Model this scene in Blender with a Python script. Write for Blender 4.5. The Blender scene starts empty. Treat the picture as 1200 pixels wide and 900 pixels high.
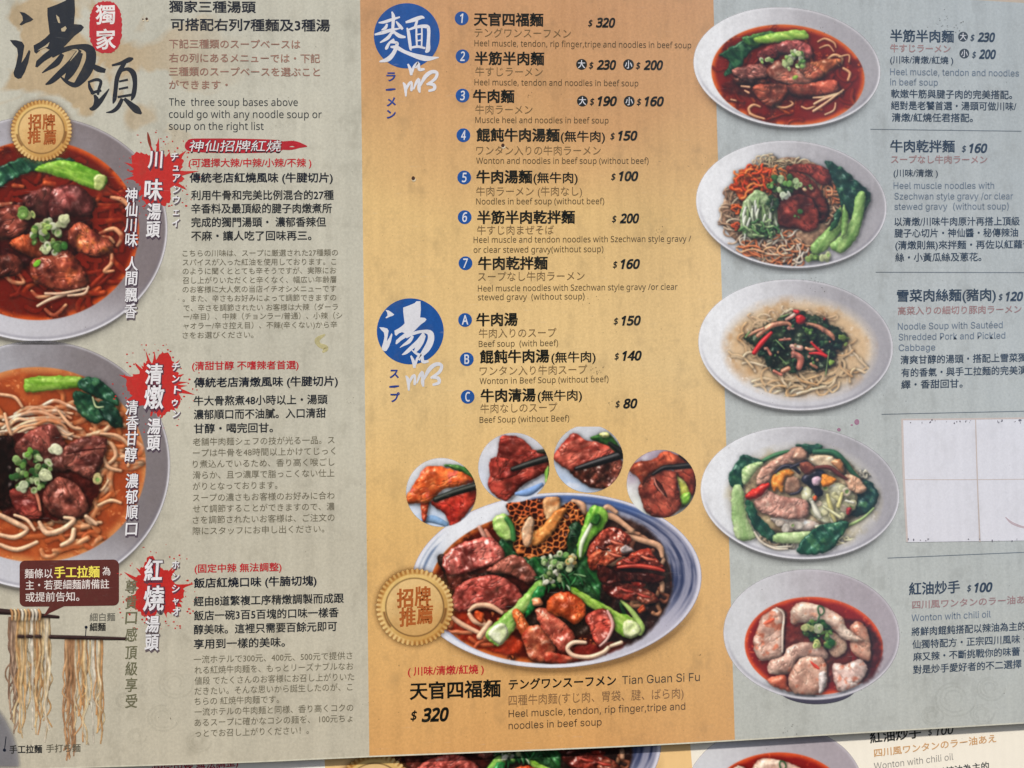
import bpy, bmesh, math, random, os
import numpy as np
from mathutils import Matrix, Vector
from mathutils.geometry import tessellate_polygon

# ---------------------------------------------------------------- camera, world, sun, exposure
S = bpy.context.scene
COL = S.collection
W, H, F = 1200.0, 900.0, 1167.0          # the photograph's frame and focal length, in its own pixels
D = 0.875                                 # metres from the lens to the board

def _n(v): return np.array(v, float) / np.linalg.norm(v)
U = _n((13400.0, -200.0, F))              # the board's right-hand direction seen by the camera (x right, y down, z forward)
V = np.array((-446.0, -24450.0, F)); V = _n(V - U * V.dot(U))   # the board's up direction
N = np.cross(V, U)                        # into the board
def c2w(c): return Vector((float(np.dot(c, U)), float(np.dot(c, N)), float(np.dot(c, V))))
HIT = c2w((0, 0, D))
CAM = Vector((0, 0, 1.5)) - HIT           # board plane is y = 0, its middle 1.5 m above the ground
def P(px, py):
    """point of the board's front plane (x, z) for a measured position on the photograph"""
    d = c2w(((px - W / 2) / F, (py - H / 2) / F, 1.0))
    t = -CAM.y / d.y
    return CAM.x + d.x * t, CAM.z + d.z * t

def PV(px, py):
    """the same for arrays of positions"""
    dx = (px - W / 2) / F; dy = (py - H / 2) / F
    wx = dx * U[0] + dy * U[1] + U[2]; wy = dx * N[0] + dy * N[1] + N[2]; wz = dx * V[0] + dy * V[1] + V[2]
    t = -CAM.y / wy
    return CAM.x + wx * t, CAM.z + wz * t

cd = bpy.data.cameras.new('camera'); cam = bpy.data.objects.new('camera', cd); COL.objects.link(cam)
r, u_, b = c2w((1, 0, 0)), c2w((0, -1, 0)), c2w((0, 0, -1))
cam.matrix_world = Matrix(((r.x, u_.x, b.x, CAM.x), (r.y, u_.y, b.y, CAM.y), (r.z, u_.z, b.z, CAM.z), (0, 0, 0, 1)))
cd.sensor_width = 36; cd.lens = 36 * F / W; cd.clip_start = 0.01; cd.clip_end = 50
S.camera = cam

world = bpy.data.worlds.new('World'); S.world = world; world.use_nodes = True
wn = world.node_tree.nodes; bgn = wn['Background']
sky = wn.new('ShaderNodeTexSky'); sky.sky_type = 'NISHITA'; sky.sun_disc = False
SUN_EL, SUN_AZ = math.radians(52), math.radians(194)
sky.sun_elevation = SUN_EL; sky.sun_rotation = SUN_AZ; sky.dust_density = 2.0
world.node_tree.links.new(sky.outputs[0], bgn.inputs[0]); bgn.inputs[1].default_value = 0.055
sl = bpy.data.lights.new('sun', 'SUN'); sl.energy = 2.3; sl.angle = math.radians(4); sl.color = (1.0, 0.95, 0.87)
so = bpy.data.objects.new('sun', sl); COL.objects.link(so); so.location = (0, -2, 4)
sd = Vector((math.sin(SUN_AZ) * math.cos(SUN_EL), math.cos(SUN_AZ) * math.cos(SUN_EL), math.sin(SUN_EL)))
so.rotation_euler = sd.to_track_quat('Z', 'Y').to_euler()
S.view_settings.view_transform = 'Standard'; S.view_settings.look = 'None'
S.view_settings.exposure = 0.76; S.view_settings.gamma = 1; S.view_settings.use_curve_mapping = False

# ---------------------------------------------------------------- materials
def lin(c):
    c = np.asarray(c, float) / 255.0
    return np.where(c <= 0.04045, c / 12.92, ((c + 0.055) / 1.055) ** 2.4)
def L4(c, a=1.0):
    q = lin(c); return (float(q[0]), float(q[1]), float(q[2]), a)

def weather_glare_group():
    """painted glare film, streaks along the sheet's flutes, specks: put over every print"""
    g = bpy.data.node_groups.new('weathering_and_glare', 'ShaderNodeTree')
    g.interface.new_socket('Color', in_out='INPUT', socket_type='NodeSocketColor')
    g.interface.new_socket('Wear', in_out='INPUT', socket_type='NodeSocketFloat')
    g.interface.new_socket('Color', in_out='OUTPUT', socket_type='NodeSocketColor')
    g.interface.new_socket('Normal', in_out='OUTPUT', socket_type='NodeSocketVector')
    n, l = g.nodes, g.links
    gi, go = n.new('NodeGroupInput'), n.new('NodeGroupOutput')
    tc = n.new('ShaderNodeTexCoord')
    geo = n.new('ShaderNodeNewGeometry')
    def mapp(sx, sz):
        m = n.new('ShaderNodeMapping'); m.inputs['Scale'].default_value = (sx, 1, sz)
        l.new(geo.outputs['Position'], m.inputs[0]); return m.outputs[0]
    def noise(vec, sc, det=3, rough=.6):
        t = n.new('ShaderNodeTexNoise'); t.inputs['Scale'].default_value = sc
        t.inputs['Detail'].default_value = det; t.inputs['Roughness'].default_value = rough
        l.new(vec, t.inputs['Vector']); return t.outputs[0]
    def rng(v, a, b, c, d):
        m = n.new('ShaderNodeMapRange'); l.new(v, m.inputs[0])
        for i, q in enumerate((a, b, c, d)): m.inputs[1 + i].default_value = q
        return m.outputs[0]
    def math_(op, a, b):
        m = n.new('ShaderNodeMath'); m.operation = op
        for i, q in enumerate((a, b)):
            if isinstance(q, (int, float)): m.inputs[i].default_value = q
            else: l.new(q, m.inputs[i])
        return m.outputs[0]
    def mix(fac, a, b, mode='MIX'):
        m = n.new('ShaderNodeMix'); m.data_type = 'RGBA'; m.blend_type = mode
        for k, q in ((0, fac), (6, a), (7, b)):
            if isinstance(q, (int, float, tuple)): m.inputs[k].default_value = q
            else: l.new(q, m.inputs[k])
        return m.outputs[2]
    flute = noise(mapp(1, .03), 75, 2)            # streaks down the flutes
    broad = noise(mapp(1, .4), 14, 4, .6)
    blot = noise(mapp(1, 1), 9, 5, .65)
    speck = noise(mapp(1, 1), 420, 3, .75)
    grime = noise(mapp(1, .75), 42, 5, .75)
    v = math_('ADD', math_('MULTIPLY', rng(flute, .3, .7, -1, 1), .05), math_('MULTIPLY', rng(blot, .25, .75, -1, 1), .06))
    v = math_('ADD', v, math_('MULTIPLY', rng(speck, .25, .75, -1, 1), .13))
    v = math_('ADD', v, math_('MULTIPLY', rng(broad, .3, .7, -1, 1), .04))
    v = math_('ADD', math_('MULTIPLY', v, gi.outputs['Wear']), 1.0)
    cm = n.new('ShaderNodeCombineColor')
    for i in range(3): l.new(v, cm.inputs[i])
    c = mix(1.0, gi.outputs['Color'], cm.outputs[0], 'MULTIPLY')
    gr = math_('MULTIPLY', math_('MULTIPLY', rng(grime, .52, .8, 0, .48), gi.outputs['Wear']), rng(speck, .3, .7, .4, 1.2))
    c = mix(gr, c, L4((92, 84, 66)))
    sp2 = noise(mapp(1, 1), 230, 1, .5)
    c = mix(math_('MULTIPLY', rng(sp2, .76, .82, 0, .45), gi.outputs['Wear']), c, L4((70, 62, 50)))
    # bluish glare painted into the colour as a film, stronger towards the right
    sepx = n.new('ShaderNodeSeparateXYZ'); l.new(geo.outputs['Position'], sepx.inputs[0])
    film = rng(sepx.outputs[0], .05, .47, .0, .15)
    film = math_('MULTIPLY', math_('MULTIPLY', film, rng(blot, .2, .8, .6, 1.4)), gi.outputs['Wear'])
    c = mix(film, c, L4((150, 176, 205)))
    sc = noise(mapp(.15, 1.2), 300, 2, .6)
    c = mix(math_('MULTIPLY', math_('MULTIPLY', rng(sc, .66, .8, 0, .25), rng(grime, .4, .6, 1, 0)), gi.outputs['Wear']), c, L4((205, 205, 200)))
    l.new(c, go.inputs['Color'])
    bmp = n.new('ShaderNodeBump'); bmp.inputs['Strength'].default_value = .35; bmp.inputs['Distance'].default_value = .0016
    wv = n.new('ShaderNodeTexWave'); wv.wave_type = 'BANDS'; wv.bands_direction = 'X'
    wv.inputs['Scale'].default_value = 34; wv.inputs['Distortion'].default_value = .6; wv.inputs['Detail'].default_value = 1
    l.new(mapp(1, .08), wv.inputs['Vector'])
    hgt = math_('ADD', math_('MULTIPLY', wv.outputs['Fac'], .22), math_('MULTIPLY', broad, 2.2))
    hgt = math_('ADD', hgt, math_('MULTIPLY', speck, .05))
    l.new(hgt, bmp.inputs['Height']); l.new(bmp.outputs[0], go.inputs['Normal'])
    return g
WG = weather_glare_group()

def base_mat(name, wear=1.0, rough=.38, spec=.16):
    m = bpy.data.materials.new(name); m.use_nodes = True
    n, l = m.node_tree.nodes, m.node_tree.links
    p = n['Principled BSDF']; p.inputs['Roughness'].default_value = rough
    p.inputs['Specular IOR Level'].default_value = spec
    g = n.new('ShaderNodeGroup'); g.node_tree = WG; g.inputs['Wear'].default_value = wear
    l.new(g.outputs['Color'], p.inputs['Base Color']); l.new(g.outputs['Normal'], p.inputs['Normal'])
    return m, n, l, p, g
_inks = {}
def ink(rgb, wear=1.0, alpha=1.0):
    k = (tuple(rgb), wear, alpha)
    if k not in _inks:
        m, n, l, p, g = base_mat('printed_ink', wear)
        g.inputs['Color'].default_value = L4(rgb)
        if alpha < 1: p.inputs['Alpha'].default_value = alpha
        _inks[k] = m
    return _inks[k]
def picture_mat(wear):
    m, n, l, p, g = base_mat('printed_picture', wear)
    a = n.new('ShaderNodeVertexColor'); a.layer_name = 'print'
    l.new(a.outputs['Color'], g.inputs['Color']); l.new(a.outputs['Alpha'], p.inputs['Alpha'])
    return m
PICM = picture_mat(.62); PICM_NEW = picture_mat(.12)

def ramp_panel(name, stops, wear=1.0, stains=None, curve=None):
    """printed panel colour, graded from top to bottom of the sheet as the artwork is"""
    m, n, l, p, g = base_mat(name, wear)
    geo = n.new('ShaderNodeTexCoord'); sx = n.new('ShaderNodeSeparateXYZ'); l.new(geo.outputs['Object'], sx.inputs[0])
    mr = n.new('ShaderNodeMapRange'); l.new(sx.outputs[2], mr.inputs[0])
    mr.inputs[1].default_value = P(600, 900)[1]; mr.inputs[2].default_value = P(600, 0)[1]
    nz = n.new('ShaderNodeTexNoise'); nz.inputs['Scale'].default_value = 5; l.new(geo.outputs['Object'], nz.inputs[0])
    ad = n.new('ShaderNodeMath'); ad.operation = 'MULTIPLY_ADD'; l.new(nz.outputs[0], ad.inputs[0]); ad.inputs[1].default_value = .22
    l.new(mr.outputs[0], ad.inputs[2])
    sb = n.new('ShaderNodeMath'); sb.operation = 'SUBTRACT'; l.new(ad.outputs[0], sb.inputs[0]); sb.inputs[1].default_value = .11
    cr = n.new('ShaderNodeValToRGB'); l.new(sb.outputs[0], cr.inputs[0])
    e = cr.color_ramp.elements
    while len(e) < len(stops): e.new(.5)
    for i, (t, c) in enumerate(stops): e[i].position = t; e[i].color = L4(c)
    out = cr.outputs[0]
    if stains:
        # the tan water stains of the artwork, densest at the top left
        t = n.new('ShaderNodeTexNoise'); t.inputs['Scale'].default_value = 17; t.inputs['Detail'].default_value = 3; t.inputs['Distortion'].default_value = .8
        l.new(geo.outputs['Object'], t.inputs[0])
        a = n.new('ShaderNodeMapRange'); l.new(t.outputs[0], a.inputs[0])
        a.inputs[1].default_value = .5; a.inputs[2].default_value = .56; a.inputs[3].default_value = 0; a.inputs[4].default_value = .75
        vm = n.new('ShaderNodeVectorMath'); vm.operation = 'DISTANCE'; l.new(geo.outputs['Object'], vm.inputs[0])
        x, z = P(60, 60); vm.inputs[1].default_value = (x, 0, z)
        b2 = n.new('ShaderNodeMapRange'); l.new(vm.outputs['Value'], b2.inputs[0])
        b2.inputs[1].default_value = .055; b2.inputs[2].default_value = .17; b2.inputs[3].default_value = 1; b2.inputs[4].default_value = 0.02
        mu = n.new('ShaderNodeMath'); mu.operation = 'MULTIPLY'; l.new(a.outputs[0], mu.inputs[0]); l.new(b2.outputs[0], mu.inputs[1])
        mx = n.new('ShaderNodeMix'); mx.data_type = 'RGBA'; l.new(mu.outputs[0], mx.inputs[0]); l.new(out, mx.inputs[6]); mx.inputs[7].default_value = L4(stains)
        out = mx.outputs[2]
    l.new(out, g.inputs['Color'])
    return m

# ---------------------------------------------------------------- objects
def link(name, mesh, mat, parent=None, label=None):
    o = bpy.data.objects.new(name, mesh)
    if mat is not None and not mesh.materials: mesh.materials.append(mat)
    COL.objects.link(o)
    if parent is not None: o.parent = parent
    if label: o['label'] = label
    return o
def mesh_of(name, verts, faces):
    m = bpy.data.meshes.new(name); m.from_pydata(verts, [], faces); m.update(); return m
def tag(o, label, cat, group=None, kind=None):
    if label: o['label'] = label
    if cat: o['category'] = cat
    if group: o['group'] = group
    if kind: o['kind'] = kind
def box(name, quad, y0, y1, mat, parent=None, label=None):
    """slab with the outline quad (board x, z pairs, counter-clockwise from the front) between depths y0 < y1"""
    n = len(quad)
    v = [(x, y0, z) for x, z in quad] + [(x, y1, z) for x, z in quad]
    f = [tuple(range(n)), tuple(range(2 * n - 1, n - 1, -1))] + [(i, i + n, (i + 1) % n + n, (i + 1) % n) for i in range(n)]
    return link(name, mesh_of(name, v, f), mat, parent, label)

LY = .22     # the print layers lie a few hundredths of a millimetre apart
class Flat:
    """collects flat printed shapes given in photograph positions, lays them on the board at depth y"""
    def __init__(s, y): s.v = []; s.f = []; s.y = y
    def poly(s, pts, y=None):
        y = s.y if y is None else y
        b = len(s.v); w = [P(*p) for p in pts]
        s.v += [(x, y * LY, z) for x, z in w]
        for t in tessellate_polygon([[Vector((x, z, 0)) for x, z in w]]): 
            a, c, d = (w[t[0]], w[t[1]], w[t[2]])
            ccw = (c[0] - a[0]) * (d[1] - a[1]) - (c[1] - a[1]) * (d[0] - a[0]) > 0
            s.f.append(tuple(b + i for i in (t if ccw else t[::-1])))
    def stroke(s, pts, y=None):
        """brush stroke through (x, y, half width)"""
        q = spline(pts, 5); L, R = [], []
        for i, (x, yy, r_) in enumerate(q):
            a = q[max(i - 1, 0)]; c = q[min(i + 1, len(q) - 1)]
            dx, dy = c[0] - a[0], c[1] - a[1]; d = math.hypot(dx, dy) or 1
            L.append((x - dy / d * r_, yy + dx / d * r_)); R.append((x + dy / d * r_, yy - dx / d * r_))
        yv = s.y if y is None else y; b = len(s.v)
        for p in L + R:
            x, z = P(*p); s.v.append((x, yv * LY, z))
        n = len(q)
        for i in range(n - 1): s.f.append((b + i, b + i + 1, b + n + i + 1, b + n + i))
    def disc(s, cx, cy, rx, ry=None, n=40, y=None): s.poly([(cx + rx * math.cos(t * 2 * math.pi / n), cy + (ry or rx) * math.sin(t * 2 * math.pi / n)) for t in range(n)], y)
    def build(s, name, mat, parent, label=None): return link(name, mesh_of(name, s.v, s.f), mat, parent, label)
def spline(pts, k=6, closed=False):
    P0 = [np.array(p, float) for p in pts]; n = len(P0); out = []
    rng_ = range(n if closed else n - 1)
    for i in rng_:
        if closed: a, b, c, d = P0[i - 1], P0[i], P0[(i + 1) % n], P0[(i + 2) % n]
        else: a, b, c, d = P0[max(i - 1, 0)], P0[i], P0[i + 1], P0[min(i + 2, n - 1)]
        for j in range(k):
            t = j / k
            out.append(.5 * ((2 * b) + (-a + c) * t + (2 * a - 5 * b + 4 * c - d) * t * t + (-a + 3 * b - 3 * c + d) * t ** 3))
    if not closed: out.append(P0[-1])
    return [tuple(q) for q in out]

# ---------------------------------------------------------------- lettering
def _font(n):
    try: return bpy.data.fonts.load(os.path.join(bpy.utils.resource_path('LOCAL'), 'datafiles', 'fonts', n))
    except Exception: return None
HUM, GRO = _font('NotoSansHebrew-Regular.woff2'), _font('Inter.woff2')     # Blender's own fonts: humanist and grotesque Latin; its built-in one has the Chinese and Japanese
_q = []
def slope(x, y):
    """the print's rows run slightly askew, as the sheet has warped (measured slope at a place)"""
    fx = min(max((x - 300) / 800, -.3), 1.1); fy = (y - 40) / 820
    top = .006 + .010 * fx; bot = -.029 - .032 * fx
    return top + (bot - top) * fy
def T(s, x0, x1, yc, h, col, bold=0.0, cjk=None, slant=0.0, name='text_line', y=-.0009, sl_=None, alpha=1.0, wear=1.0, font='hum'):
    """one line of print from x0 to x1, its letters centred at yc at the left end and h pixels high"""
    if cjk is None: cjk = any(ord(c) > 0x2e80 for c in s)
    c = bpy.data.curves.new('text', 'FONT'); c.body = s; c.size = 1
    fo = None if cjk else (GRO if font == 'gro' else HUM)
    if fo: c.font = fo
    c.resolution_u = 3; c.fill_mode = 'FRONT'; c.shear = slant
    o = bpy.data.objects.new('text', c); COL.objects.link(o)
    _q.append((o, s, x0, x1, yc, h, ink(col, wear, alpha), cjk, name, y, sl_, bold, font))
def _bbox(s, fo):
    c = bpy.data.curves.new('t', 'FONT'); c.body = s; c.size = 1
    if fo: c.font = fo
    o = bpy.data.objects.new('t', c); COL.objects.link(o)
    dg = bpy.context.evaluated_depsgraph_get(); m = bpy.data.meshes.new_from_object(o.evaluated_get(dg))
    a = np.empty(len(m.vertices) * 3); m.vertices.foreach_get('co', a); a = a.reshape(-1, 3)
    bpy.data.objects.remove(o); bpy.data.meshes.remove(m); return a.min(0), a.max(0)
_a, _b = _bbox('國', None)
REFC = ((_a[1] + _b[1]) / 2, (_b[1] - _a[1]) / .877)        # centre of a Chinese glyph, em
CAPH = {'hum': _bbox('H', HUM)[1][1], 'gro': _bbox('H', GRO)[1][1]}
def embolden(m, a, w):
    """moves the glyphs' outlines outwards by w"""
    ne = len(m.edges); ev = np.empty(ne * 2, np.int32); m.edges.foreach_get('vertices', ev); ev = ev.reshape(-1, 2)
    nl = len(m.loops); le = np.empty(nl, np.int32); m.loops.foreach_get('edge_index', le); lv = np.empty(nl, np.int32); m.loops.foreach_get('vertex_index', lv)
    ls = np.empty(len(m.polygons), np.int32); m.polygons.foreach_get('loop_start', ls); lt = np.empty(len(m.polygons), np.int32); m.polygons.foreach_get('loop_total', lt)
    nxt = np.arange(nl) + 1; nxt[ls + lt - 1] = ls
    cnt = np.bincount(le, minlength=ne); bl = np.nonzero(cnt[le] == 1)[0]
    if not len(bl): return a
    p, q = a[lv[bl], :2], a[lv[nxt[bl]], :2]; d = q - p; L = np.hypot(d[:, 0], d[:, 1]); ok = L > 1e-6; d = d / np.maximum(L, 1e-9)[:, None]
    nr = np.stack((d[:, 1], -d[:, 0]), 1)
    # orientation: outside is on the right of a counter-clockwise face
    i0 = ls; tri = a[lv[ls]], a[lv[ls + 1]], a[lv[ls + 2]]
    ar = (tri[1][:, 0] - tri[0][:, 0]) * (tri[2][:, 1] - tri[0][:, 1]) - (tri[2][:, 0] - tri[0][:, 0]) * (tri[1][:, 1] - tri[0][:, 1])
    pol = np.repeat(np.arange(len(ls)), lt); nr = nr * np.sign(ar)[pol[bl]][:, None]
    acc = np.zeros((len(a), 2)); nr[~ok] = 0
    np.add.at(acc, lv[bl], nr); np.add.at(acc, lv[nxt[bl]], nr)
    ln = np.hypot(acc[:, 0], acc[:, 1]); k = np.where(ln > .3, 2 / np.maximum(ln, .3) ** 2, 0); k = np.minimum(k, 1.6 / np.maximum(ln, 1e-6))
    b = a.copy(); b[:, :2] += acc * k[:, None] * w
    return b
def flush_text(parent, into=None):
    dg = bpy.context.evaluated_depsgraph_get()
    made = []
    for (o, *_r) in _q:
        made.append(bpy.data.meshes.new_from_object(o.evaluated_get(dg)))
    for (o, s, x0, x1, yc, h, mat, cjk, name, y, sl_, bold, font), m in zip(_q, made):
        n = len(m.vertices); a = np.empty(n * 3); m.vertices.foreach_get('co', a); a = a.reshape(-1, 3)
        if bold > .005: a = embolden(m, a, bold * 1.05 * (REFC[1] if cjk else CAPH[font] * 1.4))
        k = h / (REFC[1] * .92) if cjk else h / CAPH[font]
        cy = REFC[0] if cjk else CAPH[font] / 2
        w = max(a[:, 0].max() - a[:, 0].min(), 1e-6)
        kx = (x1 - x0) / w
        px = x0 + (a[:, 0] - a[:, 0].min()) * kx
        sg = slope((x0 + x1) / 2, yc) if sl_ is None else sl_
        py = yc - (a[:, 1] - cy) * k + (px - x0) * sg
        X_, Z_ = PV(px, py); b = np.stack((X_, np.full(n, y * LY), Z_), 1)
        m.vertices.foreach_set('co', b.ravel()); m.update()
        m.materials.clear(); m.name = name
        c = o.data; bpy.data.objects.remove(o); bpy.data.curves.remove(c)
        link(name, m, mat, parent, None)
    _q.clear()
# ---------------------------------------------------------------- food pictures: painted cell by cell, as a printed photograph
CELL = 0.75
LDIR = np.array((-.42, -.62, .66)); LDIR /= np.linalg.norm(LDIR)
HDIR = LDIR + np.array((0, 0, 1.0)); HDIR /= np.linalg.norm(HDIR)
_GR = [np.random.RandomState(77 + i).rand(64, 64) for i in range(24)]
def vnoise(X, Y, sc, seed, octv=3):
    out = 0; amp = 1; tot = 0; X = X + (seed * 37.31) % 211; Y = Y + (seed * 53.17) % 307
    for o in range(octv):
        g = _GR[(seed * 3 + o) % 24]; x = X / sc + 13.7 * o + 500; y = Y / sc + 7.3 * o + 500
        xi = np.floor(x).astype(int); yi = np.floor(y).astype(int); fx = x - xi; fy = y - yi
        fx = fx * fx * (3 - 2 * fx); fy = fy * fy * (3 - 2 * fy)
        a = g[yi % 64, xi % 64]; b_ = g[yi % 64, (xi + 1) % 64]; c = g[(yi + 1) % 64, xi % 64]; d = g[(yi + 1) % 64, (xi + 1) % 64]
        out = out + amp * ((a * (1 - fx) + b_ * fx) * (1 - fy) + (c * (1 - fx) + d * fx) * fy); tot += amp; amp *= .55; sc *= .5
    return out / tot
def cells(X, Y, sc, seed):
    """distance to the nearest edge of a random honeycomb"""
    rs = np.random.RandomState(seed); jit = rs.rand(40, 40, 2)
    x = X / sc + 100; y = Y / sc + 100; xi = np.floor(x).astype(int); yi = np.floor(y).astype(int)
    d1 = np.full(X.shape, 9.); d2 = np.full(X.shape, 9.)
    for i in (-1, 0, 1):
        for j in (-1, 0, 1):
            q = jit[(yi + j) % 40, (xi + i) % 40]; d = np.hypot(xi + i + q[..., 0] - x, yi + j + q[..., 1] - y)
            d2 = np.minimum(d2, np.maximum(d1, d)); d1 = np.minimum(d1, d)
    return (d2 - d1) * sc
def mixc(a, b, t): t = np.clip(t, 0, 1)[..., None]; return np.asarray(a, float) * (1 - t) + np.asarray(b, float) * t
def ss(a, b, x): t = np.clip((x - a) / (b - a), 0, 1); return t * t * (3 - 2 * t)

class Pic:
    def __init__(s, x0, y0, x1, y1, org=(0, 0), sc=1.0, seed=1, cell=CELL):
        s.x0, s.y0, s.c = x0, y0, cell
        nx, ny = int((x1 - x0) / cell) + 1, int((y1 - y0) / cell) + 1
        s.X, s.Y = np.meshgrid(x0 + np.arange(nx) * cell, y0 + np.arange(ny) * cell)
        s.rgb = np.zeros((ny, nx, 3)); s.a = np.zeros((ny, nx)); s.id = np.zeros((ny, nx), int)
        s.names = [None]; s.broth = None; s.org, s.sc, s.seed = org, sc, seed; s.rs = random.Random(seed); s.clip = None
    def t(s, p): return (s.org[0] + p[0] / s.sc, s.org[1] + p[1] / s.sc) + tuple(v / s.sc for v in p[2:])
    def newid(s, name):
        if name in ('noodles', 'scallions', 'carrot_shreds', 'cucumber_shreds', 'bowl', 'broth', 'greens', 'cabbage') and name in s.names: return s.names.index(name)
        s.names.append(name); return len(s.names) - 1
    def win(s, xa, ya, xb, yb, pad=6):
        ny, nx = s.a.shape
        i0 = max(int((xa - pad - s.x0) / s.c), 0); i1 = min(int((xb + pad - s.x0) / s.c) + 2, nx)
        j0 = max(int((ya - pad - s.y0) / s.c), 0); j1 = min(int((yb + pad - s.y0) / s.c) + 2, ny)
        if i1 - i0 < 3 or j1 - j0 < 3: return None
        return (slice(j0, j1), slice(i0, i1))
    def polysdf(s, pts, w):
        X, Y = s.X[w], s.Y[w]; d = np.full(X.shape, 1e9); ins = np.zeros(X.shape, bool); n = len(pts)
        for i in range(n):
            x1, y1 = pts[i][:2]; x2, y2 = pts[(i + 1) % n][:2]
            dx, dy = x2 - x1, y2 - y1; l2 = dx * dx + dy * dy + 1e-9
            t_ = np.clip(((X - x1) * dx + (Y - y1) * dy) / l2, 0, 1)
            d = np.minimum(d, np.hypot(X - x1 - t_ * dx, Y - y1 - t_ * dy))
            if y1 != y2: ins ^= ((y1 > Y) != (y2 > Y)) & (X < dx * (Y - y1) / (dy if dy else 1e-9) + x1)
        return np.where(ins, d, -d)
    def over(s, w, col, al):
        a0 = s.a[w]; ao = al + a0 * (1 - al); m = np.maximum(ao, 1e-4)[..., None]
        s.rgb[w] = (col * al[..., None] + s.rgb[w] * (a0 * (1 - al))[..., None]) / m; s.a[w] = ao
    def comp(s, w, d, col, idn, soft=None, op=1.0):
        soft = soft or s.c
        al = np.clip(d / soft + .5, 0, 1) * op
        if s.clip is not None: al = al * s.clip[w]
        s.over(w, np.clip(col, 0, 255), al)
        if idn is not None: s.id[w] = np.where(al > .5, idn, s.id[w])
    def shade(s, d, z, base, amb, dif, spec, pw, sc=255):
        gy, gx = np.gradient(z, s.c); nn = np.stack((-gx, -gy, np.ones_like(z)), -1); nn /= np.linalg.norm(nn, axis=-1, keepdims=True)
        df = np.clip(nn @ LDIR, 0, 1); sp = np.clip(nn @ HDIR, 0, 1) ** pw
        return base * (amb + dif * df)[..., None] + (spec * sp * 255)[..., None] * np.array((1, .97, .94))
    def blob(s, pts, c1, c2, name='meat_slice', bev=5, h=4, ns=5, namp=1.2, spec=.25, pw=30, amb=.45, dif=.8, sh=.55, fibre=None, c3=None, smooth=True, soft=None, edge=0, jag=1.2, tex=None, blot=.4, crease=None):
        pts = [s.t(p) for p in pts]; s.seed += 1
        if smooth: pts = spline(pts, 4, True)
        xs = [p[0] for p in pts]; ys = [p[1] for p in pts]; w = s.win(min(xs), min(ys), max(xs), max(ys), 8)
        if w is None: return
        X, Y = s.X[w], s.Y[w]; d = s.polysdf(pts, w)
        d = d + (vnoise(X, Y, 5, s.seed, 2) - .5) * 2 * jag
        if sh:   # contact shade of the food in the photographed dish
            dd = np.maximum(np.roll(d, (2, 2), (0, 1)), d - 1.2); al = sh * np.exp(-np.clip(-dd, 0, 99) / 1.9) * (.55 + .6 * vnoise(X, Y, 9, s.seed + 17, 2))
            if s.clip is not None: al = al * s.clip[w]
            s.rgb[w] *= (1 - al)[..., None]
        t_ = np.clip(d / bev, 0, 1); z = h * np.sqrt(np.clip(1 - (1 - t_) ** 2, 0, 1))
        if fibre is not None:
            a, k = fibre; u = X * math.cos(a) + Y * math.sin(a); v = -X * math.sin(a) + Y * math.cos(a)
            n1 = vnoise(u * .22, v, k, s.seed + 50, 3)
        else: n1 = vnoise(X, Y, ns, s.seed + 50, 4)
        n2 = vnoise(X, Y, 14, s.seed + 90, 3)
        if tex == 'honey': 
            cc = cells(X + 3 * n2, Y + 3 * n2, 6.5, s.seed); rid = 1 - ss(.5, 2.6, cc); n1 = rid * 1.1 + .1 * n1; z = z + rid * 2.6; blot = .1
        big = vnoise(X, Y, max(ns * 2.4, 9), s.seed + 70, 2); z = z + big * namp * 3.2 + n1 * namp * .45
        gl = ss(.46, .7, vnoise(X, Y, 5, s.seed + 33, 3))
        base = mixc(c1, c2, ss(.25, .75, (1 - blot) * n1 + blot * n2))
        if c3 is not None: base = mixc(base, c3, ss(.58, .78, vnoise(X, Y, 8, s.seed + 7, 3)) * .8)
        if crease is None: crease = {'meat_slice': .5, 'tendon': .32, 'pork_slice': .2, 'wonton': .2}.get(name, 0)
        if crease:   # grain lines, dark gaps and pale fat of cut meat
            a_ = s.rs.uniform(0, 3.14); uu = X * math.cos(a_) + Y * math.sin(a_); vv = -X * math.sin(a_) + Y * math.cos(a_)
            r1 = vnoise(uu * .45, vv, 7, s.seed + 21, 3); r2 = vnoise(uu * .5, vv, 9, s.seed + 44, 3)
            dk = np.exp(-np.abs(r1 - .5) / .022) * ss(.35, .6, n2); lt = np.exp(-np.abs(r2 - .47) / .016) * ss(.5, .75, vnoise(X, Y, 12, s.seed + 5, 2))
            base = base * (1 - crease * .72 + crease * 1.05 * ss(.25, .72, n2))[..., None] * (1 - crease * dk)[..., None]; base = mixc(base, np.clip(np.asarray(c2, float) * 1.15 + 34, 0, 245), lt * crease * 1.3); z = z - dk * 1.1
        if edge: base = base * (1 - edge * np.exp(-np.clip(d, 0, 99) / 1.5))[..., None]
        base = base * (.9 + .22 * vnoise(X, Y, 2.2, s.seed + 12, 2))[..., None]
        col = s.shade(d, z, base, amb, dif, spec * (.35 + 1.5 * gl), pw)
        s.comp(w, d, col, s.newid(name), soft)
    def tube(s, pts, c, name='noodles', h=None, spec=.15, pw=18, sh=.3, amb=.56, dif=.66, var=.15, streak=0, idn=True):
        """rounded strand through (x, y, radius)"""
        if name == 'noodles': pts = [(a_, b_, c_ * .82) for a_, b_, c_ in pts]
        q = spline([s.t(p) for p in pts], 5); s.seed += 1
        xs = [p[0] for p in q]; ys = [p[1] for p in q]; R = max(p[2] for p in q)
        w = s.win(min(xs) - R, min(ys) - R, max(xs) + R, max(ys) + R, 6)
        if w is None: return
        X, Y = s.X[w], s.Y[w]; d = np.full(X.shape, -1e9); rr = np.full(X.shape, 1.); tt = np.zeros(X.shape)
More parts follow.
